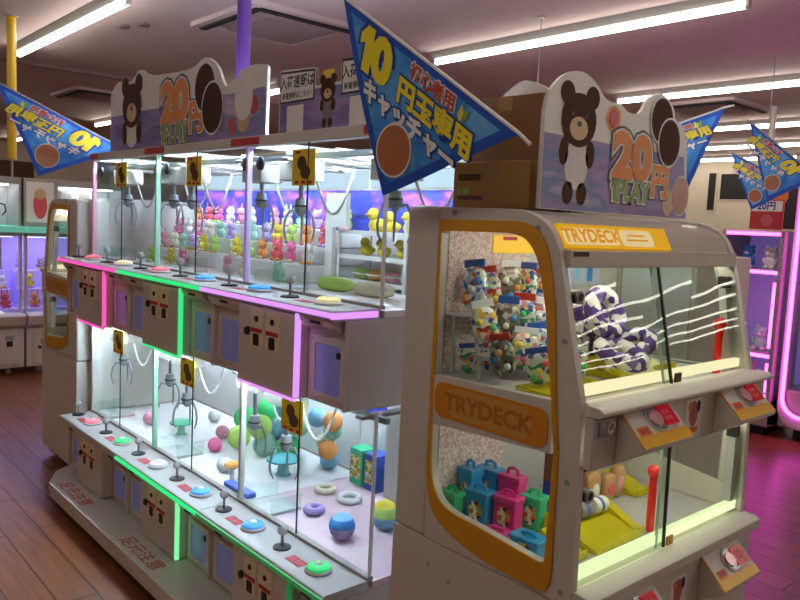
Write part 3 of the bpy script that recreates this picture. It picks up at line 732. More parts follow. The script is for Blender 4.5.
def end_machine(label):
    t = thing('end_prize_machine', label, 'prize machine', (-1.262, 1.79, 0), 'white and amber end machines')
    b = MB(); b.box(-1.573, -.955, TY0, TY1, .06, .688, white_m); b.box(-1.55, -.98, TY0+.03, TY1-.03, .02, .06, black_m)
    for x, z in ((-1.42, .62), (-1.34, .60), (-1.2, .57), (-1.38, .52)): b.cyl((x, TY0-.002, z), (x, TY0+.002, z), .006, grey_m, n=10)
    b.box(-1.42, -1.30, TY0-.006, TY0, .44, .46, white_m)
    b.build('base_cabinet', t, bevel=.004)
    b = MB(); b.box(-1.573, -1.445, TY0, TY1, .69, 1.60, white_m); b.build('back_cover', t, bevel=.012, seg=3)
    b = MB(); b.box(-1.444, -1.22, TY0+.021, TY1-.021, 1.582, 1.597, white_m); b.build('roof_panel', t)
    for y0, y1, s in ((TY0, TY0+.02, -1), (TY1-.02, TY1, 1)):
        yo = y0 if s < 0 else y1; yi = y1 if s < 0 else y0
        b = MB(); b.prism(SHELL, XZ(y0), XZ(y1), white_m, [INNER])
        for x, z in ((-1.39, 1.583), (-1.115, 1.553), (-1.018, 1.30), (-.985, .98), (-.982, .72)): b.cyl((x, yo-.003*(-s)*-1 if s < 0 else yo, z), (x, yo+.003*s, z), .007, grey_m, n=10)
        sp = b.build('side_panel', t)
        b = MB(); b.prism(OUTER_Y, XZ(yo+.0005*s), XZ(yo+.006*s), amber_m, [INNER]); b.build('window_trim', t, bevel=.0015)['label'] = 'amber trim around the side window'
        b = MB(); b.prism([(-1.434, .77), (-1.03, .76), (-1.02, 1.05), (-1.05, 1.3), (-1.09, 1.47), (-1.18, 1.545), (-1.434, 1.545)], XZ(yi+.001*s*0), XZ(yi-.003*s), glass_m); b.build('side_window', t, smooth=False)
        # the plaque across the window
        b = MB(); yy = yo+.007*s
        b.prism([(-1.429, 1.015), (-1.034, 1.035), (-1.040, 1.160), (-1.429, 1.148)], XZ(yi), XZ(yo+.004*s), white_m); pl = b.build('name_bar', t)
        b = MB(); b.prism(rrect(-1.421, -1.043, 1.042, 1.136, .03), XZ(yo+.0045*s), XZ(yo+.008*s), plaque_m)
        b.prism(rrect(-1.375, -1.09, 1.050, 1.128, .035), XZ(yo+.008*s), XZ(yo+.0088*s), plaqin_m)
        b.text('TRYDECK', .060, (-1.2325, yo+.0088*s, 1.089), (-s, 0, 0), (0, 0, 1), plaqtxt_m, .0006, .04, 1.1)
        b.build('name_plaque', pl)
    # decks
    b = MB(); b.box(-1.444, -.985, TY0+.021, TY1-.021, 1.095, 1.15, paleg_m); b.build('upper_deck', t)
    b = MB(); b.box(-1.444, -.985, TY0+.021, TY1-.021, .69, .738, paleg_m); b.build('lower_deck', t)
    b = MB(); b.box(-1.444, -1.436, TY0+.022, TY1-.022, 1.151, 1.58, paleg_m); b.box(-1.444, -1.436, TY0+.022, TY1-.022, .74, 1.094, paleg_m); b.build('inner_back', t)
    b = MB(); b.box(-1.4355, -1.433, TY0+.03, TY0+.37, 1.16, 1.57, paper_m); b.box(-1.4355, -1.433, TY0+.03, TY0+.30, .742, 1.09, paper_m); b.build('backing_paper', t)
    b = MB(); b.box(-1.4325, -1.428, 1.60, 1.80, 1.478, 1.528, banner_m); b.box(-1.428, -1.427, 1.64, 1.70, 1.515, 1.525, red_m); b.build('header_card', t)
    # front lip and control panels
    for z0, z1, name in ((1.142, 1.168, 'upper_sill'), (.690, .734, 'lower_sill')):
        b = MB(); b.prism([(-.949, z0), (-.915, z0), (-.900, z0+.008), (-.900, z1-.010), (-.915, z1-.002), (-.949, z1)], lambda x, z: (x, TY0, z), lambda x, z: (x, TY1, z), white_m); b.box(-.984, -.949, TY0+.021, TY1-.021, z0, z1-.001, white_m); b.build(name, t, bevel=.002)
    b = MB(); b.box(-.950, -.925, TY0, TY1, 1.022, 1.1415, white_m)
    b.build('control_panel', t, bevel=.004)
    b = MB(); b.box(-.954, -.925, TY0, TY1, .06, .689, white_m); b.build('lower_front', t, bevel=.004)
    b = MB(); b.box(-.925, -.918, TY0+.004, TY0+.064, 1.098, 1.138, grey_m); b.box(-.9185, -.914, TY0+.008, TY0+.034, 1.102, 1.134, steel_m); b.torus((-.915, TY0+.05, 1.118), .013, .004, white_m, 16, 6, Matrix.Rotation(PI/2, 3, 'Y')); b.build('latch', t)
    # shelf lights, then two added fill strips
    b = MB(); b.box(-1.010, -.992, TY0+.03, TY1-.03, 1.172, 1.196, cream_led_m); b.build('upper_light_bar', t)
    b = MB(); b.box(-.984, -.964, TY0+.03, TY1-.03, .744, .768, lime_led_m); b.build('lower_light_bar', t)
    b = MB(); b.box(-1.125, -1.10, TY0+.04, TY1-.04, 1.508, 1.520, warmfill_m); b.build('added_hood_light', t)  # strip added under the hood to brighten the upper deck
    b = MB(); b.box(-1.025, -.995, TY0+.04, TY1-.04, 1.083, 1.0945, warmfill_m); b.build('added_deck_light', t)  # hidden strip added below the deck to light the lower prizes
    # white skirt along the far side of the lower deck
    b = MB(); b.prism([(-1.43, .7395), (-1.0, .7395), (-1.0, .812), (-1.2, .835)] + spline([(-1.30, .852), (-1.37, .89), (-1.41, .95), (-1.43, 1.02)], 4), XZ(TY1-.034), XZ(TY1-.028), white_m); b.build('inner_skirt', t)
    # sliding doors
    ym = 1.79
    def door(y0, y1, xt, xb, zt, zb, name):
        f = lambda d: [(xt+d, zt), (xb+d, zb), (xb+d+.004, zb), (xt+d+.004, zt)]
        b = MB(); b.prism(f(0), lambda x, z: (x, y0, z), lambda x, z: (x, y1, z), glassw_m); d = b.build(name, t, smooth=False)
        return d
    def edge(y, xt, xb, zt, zb, d, m, w=.003):
        b = MB(); b.prism([(xt-.001, zt), (xb-.001, zb), (xb+.006, zb), (xt+.006, zt)], lambda x, z: (x, y-w, z), lambda x, z: (x, y+w, z), m); b.build('glass_edge', d)
    for (xt, xb, zt, zb) in ((-1.036, -.972, 1.466, 1.170), (-.962, -.957, 1.020, .736)):
        d1 = door(TY0+.022, ym+.012, xt, xb, zt, zb, 'sliding_door'); edge(ym+.012, xt, xb, zt, zb, d1, seam_m)
        d2 = door(ym-.012, TY1-.022, xt-.008, xb-.008, zt, zb, 'sliding_door'); edge(ym-.012, xt-.008, xb-.008, zt, zb, d2, PALEEDGE, .001)
        b = MB(); b.box(xb+.004, xb+.009, ym+.02, ym+.05, zb+.002, zb+.026, amber_m if zb < 1 else coinbr_m); b.build('door_tag', d1)
    for z0, x in ((1.40, -1.034), (.95, -.97)):
        b = MB(); b.cyl((x-.01, TY0+.04, z0), (x+.022, TY0+.04, z0), .016, black_m, n=16); b.torus((x+.02, TY0+.04, z0), .013, .004, steel_m, 16, 6, Matrix.Rotation(PI/2, 3, 'Y')); b.build('door_lock', t)
    # hood, lit name sign
    prof = [(-1.035, 1.466), (-1.035, 1.505), (-1.060, 1.508), (-1.076, 1.540), (-1.108, 1.566), (-1.16, 1.585), (-1.24, 1.590), (-1.24, 1.580), (-1.16, 1.575), (-1.114, 1.556), (-1.088, 1.534), (-1.068, 1.498), (-1.060, 1.466)]
    b = MB(); b.prism(prof, lambda x, z: (x, TY0+.021, z), lambda x, z: (x, TY1-.021, z), hood_m); b.build('hood', t)
    b = MB(); b.box(-1.0345, -1.0325, TY0+.022, TY1-.022, 1.468, 1.503, cream_m); b.box(-1.0325, -1.0315, TY0+.03, TY0+.09, 1.492, 1.503, coinbr_m); b.build('door_header', t)
    A, B = Vector((-1.058, 0, 1.508)), Vector((-1.086, 0, 1.560))
    up = (B-A).normalized(); nrm = Vector((up.z, 0, -up.x))
    def q(y, u, d): p = A + up*u + nrm*d; return (p.x, y, p.z)
    b = MB(); b.prism([(TY0+.022, 0), (1.895, 0), (1.895, .062), (TY0+.022, .062)], lambda y, u: q(y, u, .001), lambda y, u: q(y, u, .008), banner_m)
    b.prism(rrect(TY0+.03, 1.655, .008, .052, .012), lambda y, u: q(y, u, .008), lambda y, u: q(y, u, .0086), bannerw_m)
    b.prism(rrect(1.665, 1.815, .006, .052, .014), lambda y, u: q(y, u, .008), lambda y, u: q(y, u, .0088), bannerw_m)
    b.text('TRYDECK', .048, q(1.548, .032, .0088), (0, 1, 0), up, bannert_m, .0006, .04, 1.1)
    for u, y0, y1 in ((.034, 1.70, 1.78), (.021, 1.69, 1.79)): b.prism([(y0, u), (y1, u), (y1, u+.005), (y0, u+.005)], lambda y, w: q(y, w, .0088), lambda y, w: q(y, w, .0093), bannert_m)
    b.build('name_sign', t)['label'] = 'lit yellow name sign'
    # control pods
    for zt in (1.150, .680):
        for y0 in (1.49, 1.955):
            y1 = y0+.215
            b = MB(); b.prism([(-.9245, zt), (-.85, zt-.075), (-.852, zt-.085), (-.9245, zt-.125)], lambda x, z: (x, y0, z), lambda x, z: (x, y1, z), white_m); pd = b.build('control_pod', t, bevel=.002)
            a = Vector((-.9245, 0, zt)); d = Vector((-.85, 0, zt-.075)) - a; L = d.length; d.normalize(); n = Vector((-d.z, 0, d.x))
            def s(y, u, h): p = a + d*u + n*h; return (p.x, y, p.z)
            b = MB(); b.prism([(y0, L-.030), (y1, L-.030), (y1, L-.001), (y0, L-.001)], lambda y, u: s(y, u, .0), lambda y, u: s(y, u, .0015), PODY)
            b.prism([(y0, 0), (y0+.006, 0), (y0+.006, L), (y0, L)], lambda y, u: s(y, u, .0), lambda y, u: s(y, u, .002), amber_m); b.build('amber_edge', pd)
            b = MB(); b.prism(rrect(y0+.018, y0+.066, .052, .076, .003), lambda y, u: s(y, u, .0), lambda y, u: s(y, u, .001), orange_m)
            for yy in (.026, .038, .05): b.prism(rrect(y0+yy, y0+yy+.008, .058, .070, .001), lambda y, u: s(y, u, .001), lambda y, u: s(y, u, .0014), red_m)
            b.build('price_label', pd)
            cy = y0+.12
            b = MB(); b.prism(circ(cy, .042, .044, 26, .034), lambda y, u: s(y, u, .0), lambda y, u: s(y, u, .004), white_m)
            b.prism(circ(cy, .042, .040, 26, .030), lambda y, u: s(y, u, .004), lambda y, u: s(y, u, .006), steel_m); bz = b.build('bezel', pd)
            b = MB(); b.prism(circ(cy-.012, .042, .022, 22, .020), lambda y, u: s(y, u, .006), lambda y, u: s(y, u, .010), P('pod_button%d%d' % (zt > 1, y0 > 1.6), 'E8C8CC', .12, metal=.5, emis='FF8090', es=.06)); b.build('button', bz)
            b = MB(); b.prism(rrect(cy+.008, cy+.066, .016, .066, .003), lambda y, u: s(y, u, .004), lambda y, u: s(y, u, .010), P('pod_screen%d%d' % (zt > 1, y0 > 1.6), '8E1424', .2, emis='D01028', es=.3))
            for u0 in (.028, .044):
                for y_ in (.02, .036): b.prism(rrect(cy+y_, cy+y_+.011, u0, u0+.010, .001), lambda y, u: s(y, u, .010), lambda y, u: s(y, u, .0104), inkpk_m)
            b.build('screen', bz)
    for z0 in (1.05, .57):
        b = MB(); b.prism(rrect(1.80, 1.885, z0-.012, z0+.085, .004), YZ(-.9248), YZ(-.9235), inkw_m)
        b.prism(circ(1.842, z0+.045, .022, 16, .034), YZ(-.9235), YZ(-.923), inkpk_m); b.prism(circ(1.866, z0+.062, .010, 12, .016), YZ(-.9235), YZ(-.9228), inkb_m); b.prism(rrect(1.81, 1.866, z0-.004, z0+.010, .002), YZ(-.923), YZ(-.9226), orange_m)
        b.prism(circ(1.822, z0+.066, .008, 12, .012), YZ(-.9235), YZ(-.9226), inkor_m); b.build('poster', t)
    b = MB(); b.box(-.995, -.968, TY1-.06, TY1-.035, .7385, .964, paleg_m); b.build('rear_runner', t)
    b = MB(); b.prism([(-1.062, 1.40), (-1.04, 1.40), (-1.0, 1.1515), (-1.022, 1.1515)], lambda x, z: (x, TY1-.06, z), lambda x, z: (x, TY1-.035, z), paleg_m); b.build('rear_runner', t)
    b = MB(); b.box(-1.065, -1.035, TY1-.062, TY1-.032, 1.402, 1.435, black_m); b.build('runner_bracket', t)
    b = MB(); b.box(-.995, -.968, TY1-.065, TY1-.035, .965, .995, black_m); b.build('runner_bracket', t)
    return t
front = end_machine('white and amber prize machine capping the near end of the crane rows')
far = copy_tree(front)
far['label'] = 'white prize machine with amber framed window at the far left end of the crane rows'
far.location = (-4.62, 1.875, 0); far.rotation_euler = (0, 0, PI)

# ------------------------------------------------------------------ prizes in the end machine
def bag(label, c, w, h, k, rz, grp):
    t = thing('toy_bag', label, 'toy bag', c, grp); M = Matrix.Rotation(rz, 3, 'Z') @ Matrix.Rotation(random.uniform(-.25, .25), 3, 'Y') @ Matrix.Rotation(random.uniform(-.22, .12), 3, 'X'); C = Vector(c)
    b = MB(); b.ell(C + M @ Vector((0, 0, h*.42)), (w*.5, w*.22, h*.44), bagmix[k % 4], 16, 10, M, .72); b.build('pouch', t)
    def bx(x0, x1, y0, y1, z0, z1, m):
        q = MB(); q.box(x0, x1, y0, y1, z0, z1, m)
        q.v = [tuple(C + M @ Vector(v)) for v in q.v]; return q
    bx(-w*.42, w*.42, -.004, .004, h*.84, h, hdr_m[(k*7) % 3]).build('header_card', t, bevel=.001)
    for j in range(3):
        q = MB(); q.ell(C + M @ Vector(((j-1)*w*.25, -w*.2, h*(.22+.17*((j+k) % 3)))), w*.13, [plush_c['orange'], plush_c['red'], plush_c['white'], plush_c['green'], plush_c['blue'], plush_c['yellow']][(k+2*j) % 6], 10, 7); q.build('toy', t)
    return t
pos = []
for r, (x, z) in enumerate(((-1.372, 1.318), (-1.315, 1.222), (-1.25, 1.157))):
    for i in range(5):
        pos.append((x, 1.475+.068*i, z + .005*((i*7+r) % 3), r, i))
pos += [(-1.15, 1.50+.066*i, 1.168, 3, i) for i in range(3)]
rn = ['back', 'second', 'third', 'front']
for n, (x, y, z, r, i) in enumerate(pos):
    bag('%s toy bag, %s from side window, %s row of upper deck' % (['pale blue', 'red and cream', 'grey brown', 'green and pink'][n % 4], ORD[i], rn[r]), (x, y, z + random.uniform(0, .03)*(r < 3)), .07 + random.uniform(-.006, .008), (.118 if r < 3 else .085) + random.uniform(-.01, .02), n, PI/2*.25 + random.uniform(-.5, .9), 'toy bags piled in the upper deck')
for i, (x, y) in enumerate(((-1.370, 1.475), (-1.375, 1.548))):
    bag('%s toy bag standing low under the clear rack, %s from the side window' % (['green and pink', 'pale blue'][i], ORD[i]), (x, y, 1.157), .054, .082, [3, 0][i], .35, 'toy bags piled in the upper deck')
# tiered rack that carries the bags
t = thing('bag_rack', 'stepped clear rack under the toy bags in the upper deck', 'rack', (-1.33, 1.62, 1.151))
for x0, x1, z in ((-1.428, -1.358, 1.315), (-1.332, -1.287, 1.219)):
    b = MB(); b.box(x0, x1, 1.43, 1.81, z-.006, z, paleg_m)
    for y in (1.44, 1.79): b.box(x0+.01, x0+.02, y, y+.01, 1.1515, z-.006, paleg_m)
    b.build('tier', t)
# yellow ramps
def ramp_tray(label, x0, x1, y0, y1, z, rise, grp='yellow acrylic trays'):
    t = thing('acrylic_tray', label, 'tray', ((x0+x1)/2, (y0+y1)/2, z), grp)
    b = MB(); b.prism([(x0, z+rise), (x1, z+.002), (x1, z+.007), (x0, z+rise+.005)], lambda x, w: (x, y0, w), lambda x, w: (x, y1, w), acry_m); b.build('slope', t, smooth=False)
    b = MB(); b.box(x1-.004, x1, y0, y1, z+.0075, z+.022, acry_m); b.build('front_lip', t, smooth=False)
    for y in (y0, y1-.004):
        b = MB(); b.prism([(x0, z), (x1-.006, z), (x0, z+max(rise-.002, .003))], lambda x, w: (x, y, w), lambda x, w: (x, y+.004, w), acry_m); b.build('side_wall', t, smooth=False)
ramp_tray('yellow acrylic tray in front of the toy bags', -1.185, -1.045, 1.44, 1.70, 1.1515, .006, 'yellow acrylic trays')
ramp_tray('yellow acrylic tray under the purple ring cushions', -1.27, -1.05, 1.78, 1.97, 1.1515, .03)
ramp_tray('yellow acrylic tray at the far side of the upper deck', -1.30, -1.12, 1.98, 2.10, 1.1515, .03)
ramp_tray('wide yellow acrylic tray before the dark snack packs', -1.19, -1.02, 1.60, 1.80, .7395, .05)
ramp_tray('yellow acrylic tray left of the red post', -1.16, -1.03, 1.805, 1.835, .7395, .06)
ramp_tray('yellow acrylic tray at the back of the lower deck', -1.32, -1.19, 2.06, 2.14, .7395, .045)
# ring cushions
for i, (c, R, r, M, n) in enumerate(((( -1.20, 1.83, 1.325), .058, .024, Matrix.Rotation(1.15, 3, 'Y'), 'purple and white ring cushion standing up behind the others'),
                                    ((-1.12, 1.80, 1.223), .058, .022, Matrix.Rotation(.35, 3, 'Y'), 'purple and white ring cushion lying in front'),
                                    ((-1.17, 1.945, 1.236), .048, .021, Matrix.Rotation(.45, 3, 'X'), 'purple and white ring cushion lying on the right'),
                                    ((-1.30, 1.90, 1.30), .05, .024, Matrix.Rotation(.9, 3, 'Y'), 'purple and white ring cushion half hidden at the back'))):
    b = MB(); b.torus(c, R, r, donut_m, 28, 12, M); tag(b.build('ring_cushion', at=c), n, 'cushion', 'ring cushions in the upper deck')
t = thing('drink_tumbler', 'tall purple metallic tumbler behind the ring cushions', 'tumbler', (-1.36, 2.06, 1.1515))
b = MB(); b.lathe([(.032, 0), (.036, .01), (.042, .17), (.042, .18)], (-1.36, 2.06, 1.1515), P('tumbler_violet', '6B4A86', .25, metal=.6), 22); b.build('cup', t)
b = MB(); b.lathe([(.044, .181), (.044, .2), (.03, .212), (.001, .214)], (-1.36, 2.06, 1.1515), steel_m, 22); b.build('lid', t)
t = thing('display_sheet', 'pale blue printed sheet hung at the back right of the upper deck', 'printed sheet', (-1.43, 2.0, 1.40))
b = MB(); b.box(-1.4325, -1.430, 1.95, 2.13, 1.38, 1.57, P('sheet_blue', 'B8C6E2', .5)); b.build('sheet', t)
b = MB(); b.box(-1.4298, -1.4292, 2.0, 2.02, 1.40, 1.55, plush_c['sky']); b.box(-1.4298, -1.4292, 2.06, 2.09, 1.39, 1.52, plush_c['blue']); b.build('print', t)
def post(label, x, y, z, h):
    t = thing('goal_post', label, 'goal post', (x, y, z), 'red goal posts')
    b = MB(); b.cyl((x, y, z), (x, y, z+h), .011, redplas_m, n=14); b.build('shaft', t)
    b = MB(); b.ell((x, y, z+h+.012), .018, redplas_m, 14, 9); b.build('knob', t)
post('tall red plastic post at the right of the upper deck', -1.028, 2.165, 1.1515, .135)
post('tall red plastic post on the lower deck before the glass seam', -1.03, 1.862, .7395, .155)
# lower deck: handled boxes
def gift(label, c, m, w, h, d, rz=0, tilt=0):
    t = thing('handled_box', label, 'gift box', c, 'handled plastic boxes on the lower deck')
    M = Matrix.Rotation(rz, 3, 'Z') @ Matrix.Rotation(tilt, 3, 'X'); C = Vector(c)
    def go(q, nm, par, bev=0):
        q.v = [tuple(C + M @ Vector(v)) for v in q.v]; return q.build(nm, par, bevel=bev)
    q = MB(); q.box(-w/2, w/2, -d/2, d/2, 0, h, box_c[m]); bd = go(q, 'case', t, .004)
    q = MB(); q.box(-w/2-.003, w/2+.003, -d/2-.003, d/2+.003, h*.86, h*1.02, box_c[m]); lid = go(q, 'lid', t, .003)
    q = MB(); q.tube([(-w*.25, 0, h*1.02), (-w*.22, 0, h*1.13), (0, 0, h*1.17), (w*.22, 0, h*1.13), (w*.25, 0, h*1.02)], .005, box_c[m], 6); go(q, 'handle', lid)
    q = MB(); q.prism(circ(0, h*.44, w*.3, 14, h*.3), lambda x, z: (x, -d/2-.0001, z), lambda x, z: (x, -d/2-.0015, z), sticker_m); go(q, 'picture', bd)
LD = .7395
gift('blue handled box with flower picture, standing in the front row', (-1.338, 1.505, LD), 'blue', .072, .095, .045, .15)
gift('pink handled box with flower picture, standing in the front row', (-1.262, 1.535, LD), 'pink', .068, .095, .045, .15)
gift('green handled box at the left of the front row', (-1.394, 1.452, LD), 'green', .055, .085, .04, .05)
gift('blue handled box in the back row at the left', (-1.400, 1.528, LD), 'blue', .052, .135, .045, .0)
gift('blue handled box in the back row beside the pink one', (-1.388, 1.60, LD), 'blue', .07, .125, .045, .1)
gift('pink handled box in the back row', (-1.31, 1.605, LD), 'pink', .066, .125, .045, .15)
gift('green handled box half hidden behind the pink boxes', (-1.235, 1.61, LD), 'green', .06, .09, .045, .2)
gift('small blue handled box lying in front on the right', (-1.135, 1.47, LD), 'blue', .085, .045, .055, .1)
gift('small pink handled box lying in front in the middle', (-1.235, 1.468, LD), 'pink', .07, .026, .045, .1)
ramp_tray('yellow acrylic tray by the side window of the lower deck', -1.13, -1.03, 1.508, 1.57, .7395, .05)
b = MB(); b.box(-1.30, -1.255, 1.86-.13, 1.90-.13, LD, LD+.19, box_c['navy']); b.box(-1.298, -1.257, 1.7285, 1.7299, LD+.09, LD+.17, plush_c['brown'])
tag(b.build('snack_box', at=(-1.28, 1.75, LD), bevel=.003), 'tall navy and brown snack box seen through the side window', 'snack box')
# dark snack packs behind the wide tray
pk = [('dark', -1.245, 1.79, .06, .14), ('tan', -1.225, 1.86, .06, .115), ('dark', -1.28, 1.905, .06, .15), ('tan', -1.23, 1.95, .06, .09), ('tan', -1.24, 2.02, .055, .10)]
for i, (m, x, y, w, h) in enumerate(pk):
    t = thing('snack_pack', '%s snack pack behind the wide yellow tray, %s from the side window' % ({'dark': 'dark', 'tan': 'tan brown'}[m], ORD[i]), 'snack pack', (x, y, LD), 'snack packs on the lower deck')
    b = MB(); b.ell((x, y, LD+h/2), (w*.32, w*.55, h/2), box_c[m], 14, 9, None, .6); b.build('bag', t)
    b = MB(); b.ell((x+w*.24, y, LD+h*.5), (w*.12, w*.36, h*.26), [plush_c['orange'], plush_c['white'], plush_c['grey'], plush_c['red'], plush_c['pink']][i], 12, 7); b.build('front_print', t)
for i in range(3):
    x, y = -1.135, 1.605+.066*i; z = LD+.062
    b = MB(); b.lathe([(.02, 0), (.022, .004), (.022, .05), (.02, .054)], (x, y, z), [inkw_m, plush_c['grey'], inkw_m][i], 16, 'y')
    b.lathe([(.0224, .018), (.0224, .03)], (x, y, z), box_c['navy'], 16, 'y')
    tag(b.build('candy_roll', at=(x, y, z-.02)), 'candy roll lying on the wide yellow tray, %s from the side window' % ORD[i], 'candy roll', 'candy rolls on the tray')

# ------------------------------------------------------------------ signs on top
def bear(b, F, cx, cz, s, lift, shirt, bust=False):
    """a plain teddy drawn flat: ears, head, muzzle, body"""
    def d(poly, k, m): b.prism(poly, F(lift+.0004*k), F(lift+.0004*(k+1)), m)
    for e in (-1, 1): d(circ(cx+e*.36*s, cz+.42*s, .2*s, 18), 0, bearbr_m)
    d(circ(cx, cz-(.55 if bust else .75)*s, .34*s, 20, (.32 if bust else .45)*s), 0, shirt)
    for e in (-1, 1): d(circ(cx+e*.38*s, cz-.56*s, .13*s, 14, .24*s), 0, bearbr_m); bust or d(circ(cx+e*.2*s, cz-1.25*s, .15*s, 14, .2*s), 0, bearbr_m)
    d(circ(cx, cz, .5*s, 24, .46*s), 1, bearbr_m); d(circ(cx, cz-.14*s, .26*s, 20, .2*s), 2, tan_m)
    d(circ(cx, cz-.06*s, .07*s, 10, .05*s), 3, inkb_m)
    for e in (-1, 1): d(circ(cx+e*.2*s, cz+.1*s, .05*s, 10), 2, inkb_m)
def price_art(b, F, o, R, s, right=(1, 0, 0)):
    """20円 / 1PLAY lettering with double outline; o maps (u, v, lift) to a point"""
    for bold, lift, m in ((.13, .0006, inkb_m), (.095, .0010, inkw_m)):
        b.text('20', s, o(0, 0, 0), right, (0, 0, 1), m, lift, bold, 1.15); b.text('円', s*.6, o(.93*s, -.36*s, 0), right, (0, 0, 1), m, lift, bold); b.text('1PLAY', s*.5, o(.02*s, -.58*s, 0), right, (0, 0, 1), m, lift, bold, .9)
    b.text('20', s, o(0, 0, 0), right, (0, 0, 1), inkor_m, .0016, .06, 1.15); b.text('円', s*.6, o(.93*s, -.36*s, 0), right, (0, 0, 1), inkor_m, .0016, .05); b.text('1PLAY', s*.5, o(.02*s, -.58*s, 0), right, (0, 0, 1), inkgr_m, .0016, .04, .9)
def coins(b, F, cx, cz, r, lift):
    for m, k, g in ((inkw_m, 0, 1.14), (inkb_m, 1, 1.05), (bearbr_m, 2, .97)):
        b.prism(circ(cx, cz, r*g, 26, r*1.1*g), F(lift+.0003*k), F(lift+.0003*(k+1)), m); b.prism(circ(cx+.85*r, cz-1.05*r, r*g, 26, r*1.15*g), F(lift+.0012+.0003*k), F(lift+.0012+.0003*(k+1)), m)

# board over the crane rows
BYF = 1.49; bz = 1.8485
t = thing('price_sign_board', 'long violet sign board reading 20円 1PLAY above the left crane games', 'sign board', (-3.25, 1.495, bz))
top = [(-4.05, 2.15), (-3.96, 2.2), (-3.85, 2.19), (-3.77, 2.19), (-3.68, 2.23), (-3.58, 2.20), (-3.45, 2.18), (-3.12, 2.17), (-2.99, 2.20), (-2.88, 2.15), (-2.82, 2.07), (-2.76, 2.07), (-2.62, 2.12), (-2.5, 2.11)]
b = MB(); b.prism([(-2.49, bz), (-2.49, 2.1)] + spline(top, 4)[::-1] + [(-4.055, 2.13), (-4.055, bz)], XZ(BYF), XZ(BYF+.012), inkw_m, side=white_m); b.build('board', t)
Fy = lambda lift: XZ(BYF - lift)
b = MB(); b.prism([(-4.05, bz+.002), (-2.495, bz+.002), (-2.495, 2.03), (-4.05, 2.03)], Fy(.0002), Fy(.0006), boardart_m); b.build('printed_sky', t)
b = MB(); bear(b, Fy, -3.77, 2.066, .235, .001, plush_c['white'], True); b.build('bear_picture', t)
b = MB(); price_art(b, Fy, lambda u, v, l: (-3.28+u, BYF-.0012, 2.045+v), None, .235)
coins(b, Fy, -2.985, 2.075, .085, .003); b.build('price_lettering', t)
b = MB()
for cx, cz, r, m in ((-2.66, 2.0, .07, inkw_m), (-2.66, 1.93, .05, tan_m), (-2.58, 1.97, .03, red_m), (-2.75, 1.9, .03, inkpk_m), (-2.67, 2.06, .045, inkw_m)):
    b.prism(circ(cx, cz, r, 18, r*1.2), Fy(.001), Fy(.0014 + r*.004), m)
b.build('balloon_picture', t)
# notice board to its right
t = thing('notice_sign_board', 'violet notice board with a white text card, left of the big blue pennant', 'sign board', (-2.12, 1.495, bz))
b = MB(); b.prism([(-2.40, bz+.0015), (-1.80, bz+.0015), (-1.80, 2.05), (-2.03, 2.055), (-2.03, 2.0), (-2.175, 2.0), (-2.175, 2.062), (-2.40, 2.075)], XZ(BYF), XZ(BYF+.012), inkw_m, side=coinbr_m); b.build('board', t)
b = MB(); b.prism([(-2.395, bz+.003), (-1.805, bz+.003), (-1.805, 1.99), (-2.395, 1.99)], Fy(.0002), Fy(.0006), boardart_m); b.build('printed_sky', t)
for x0, x1 in ((-2.395, -2.18), (-2.025, -1.81)):
    b = MB(); xm = (x0+x1)/2
    b.prism([(x0, 1.955), (x1, 1.955), (x1, 2.058), (x0, 2.068)], Fy(.0007), Fy(.0016), inkb_m); b.prism([(x0+.006, 1.961), (x1-.006, 1.961), (x1-.006, 2.050), (x0+.006, 2.060)], Fy(.0016), Fy(.002), inkw_m)
    b.text('入荷速報は', .047, (xm, BYF-.002, 2.026), (1, 0, 0), (0, 0, 1), inkb_m, .0005, .018, .9); b.text('新着情報はこちら！', .024, (xm, BYF-.002, 1.980), (1, 0, 0), (0, 0, 1), inkb_m, .0005, .015, .92)
    b.build('text_card', t)
    b = MB(); b.prism([(xm-.06, 1.853), (xm+.045, 1.853), (xm+.045, 1.945), (xm-.06, 1.945)], Fy(.0007), Fy(.0013), inkw_m); b.build('blank_card', t)
b = MB(); bear(b, Fy, -2.10, 1.978, .085, .001, plush_c['grey']); b.prism(rrect(-2.135, -2.065, 1.985, 2.045, .01), Fy(.0005), Fy(.0009), yellow_m); b.build('bear_picture', t)

# board on the end machine, facing the right
t = thing('coin_sign_board', 'die-cut violet sign board with 20円 1PLAY on top of the near end machine', 'sign board', (-1.2, 1.88, 1.5985))
FX = lambda lift: YZ(-1.20 + lift)
top = [(1.505, 1.84), (1.52, 1.89), (1.575, 1.94), (1.645, 1.958), (1.71, 1.94), (1.76, 1.905), (1.83, 1.90), (1.87, 1.885), (1.93, 1.89), (1.97, 1.935), (2.04, 1.958), (2.105, 1.93), (2.125, 1.895), (2.17, 1.88), (2.20, 1.83), (2.215, 1.74)]
b = MB(); b.prism(spline(top, 4) + [(2.235, 1.602), (1.505, 1.602)], YZ(-1.212), YZ(-1.20), inkw_m, side=white_m); b.build('board', t)
b = MB(); b.prism([(1.507, 1.604), (2.23, 1.604), (2.21, 1.70), (2.19, 1.79), (1.507, 1.79)], FX(.0002), FX(.0006), boardart_m); b.build('printed_sky', t)
b = MB(); bear(b, FX, 1.645, 1.835, .15, .001, plush_c['white']); b.build('bear_picture', t)
b = MB()
price_art(b, FX, lambda u, v, l: (-1.1985, 1.905+u, 1.765+v), None, .165, (0, 1, 0))
coins(b, FX, 2.045, 1.882, .056, .003); b.build('price_lettering', t)
b = MB(); b.prism(circ(1.80, 1.858, .02, 16, .024), FX(.001), FX(.002), red_m); b.prism(circ(1.80, 1.858, .034, 18), FX(.0007), FX(.001), inkor_m); b.build('charm_picture', t)
b = MB()
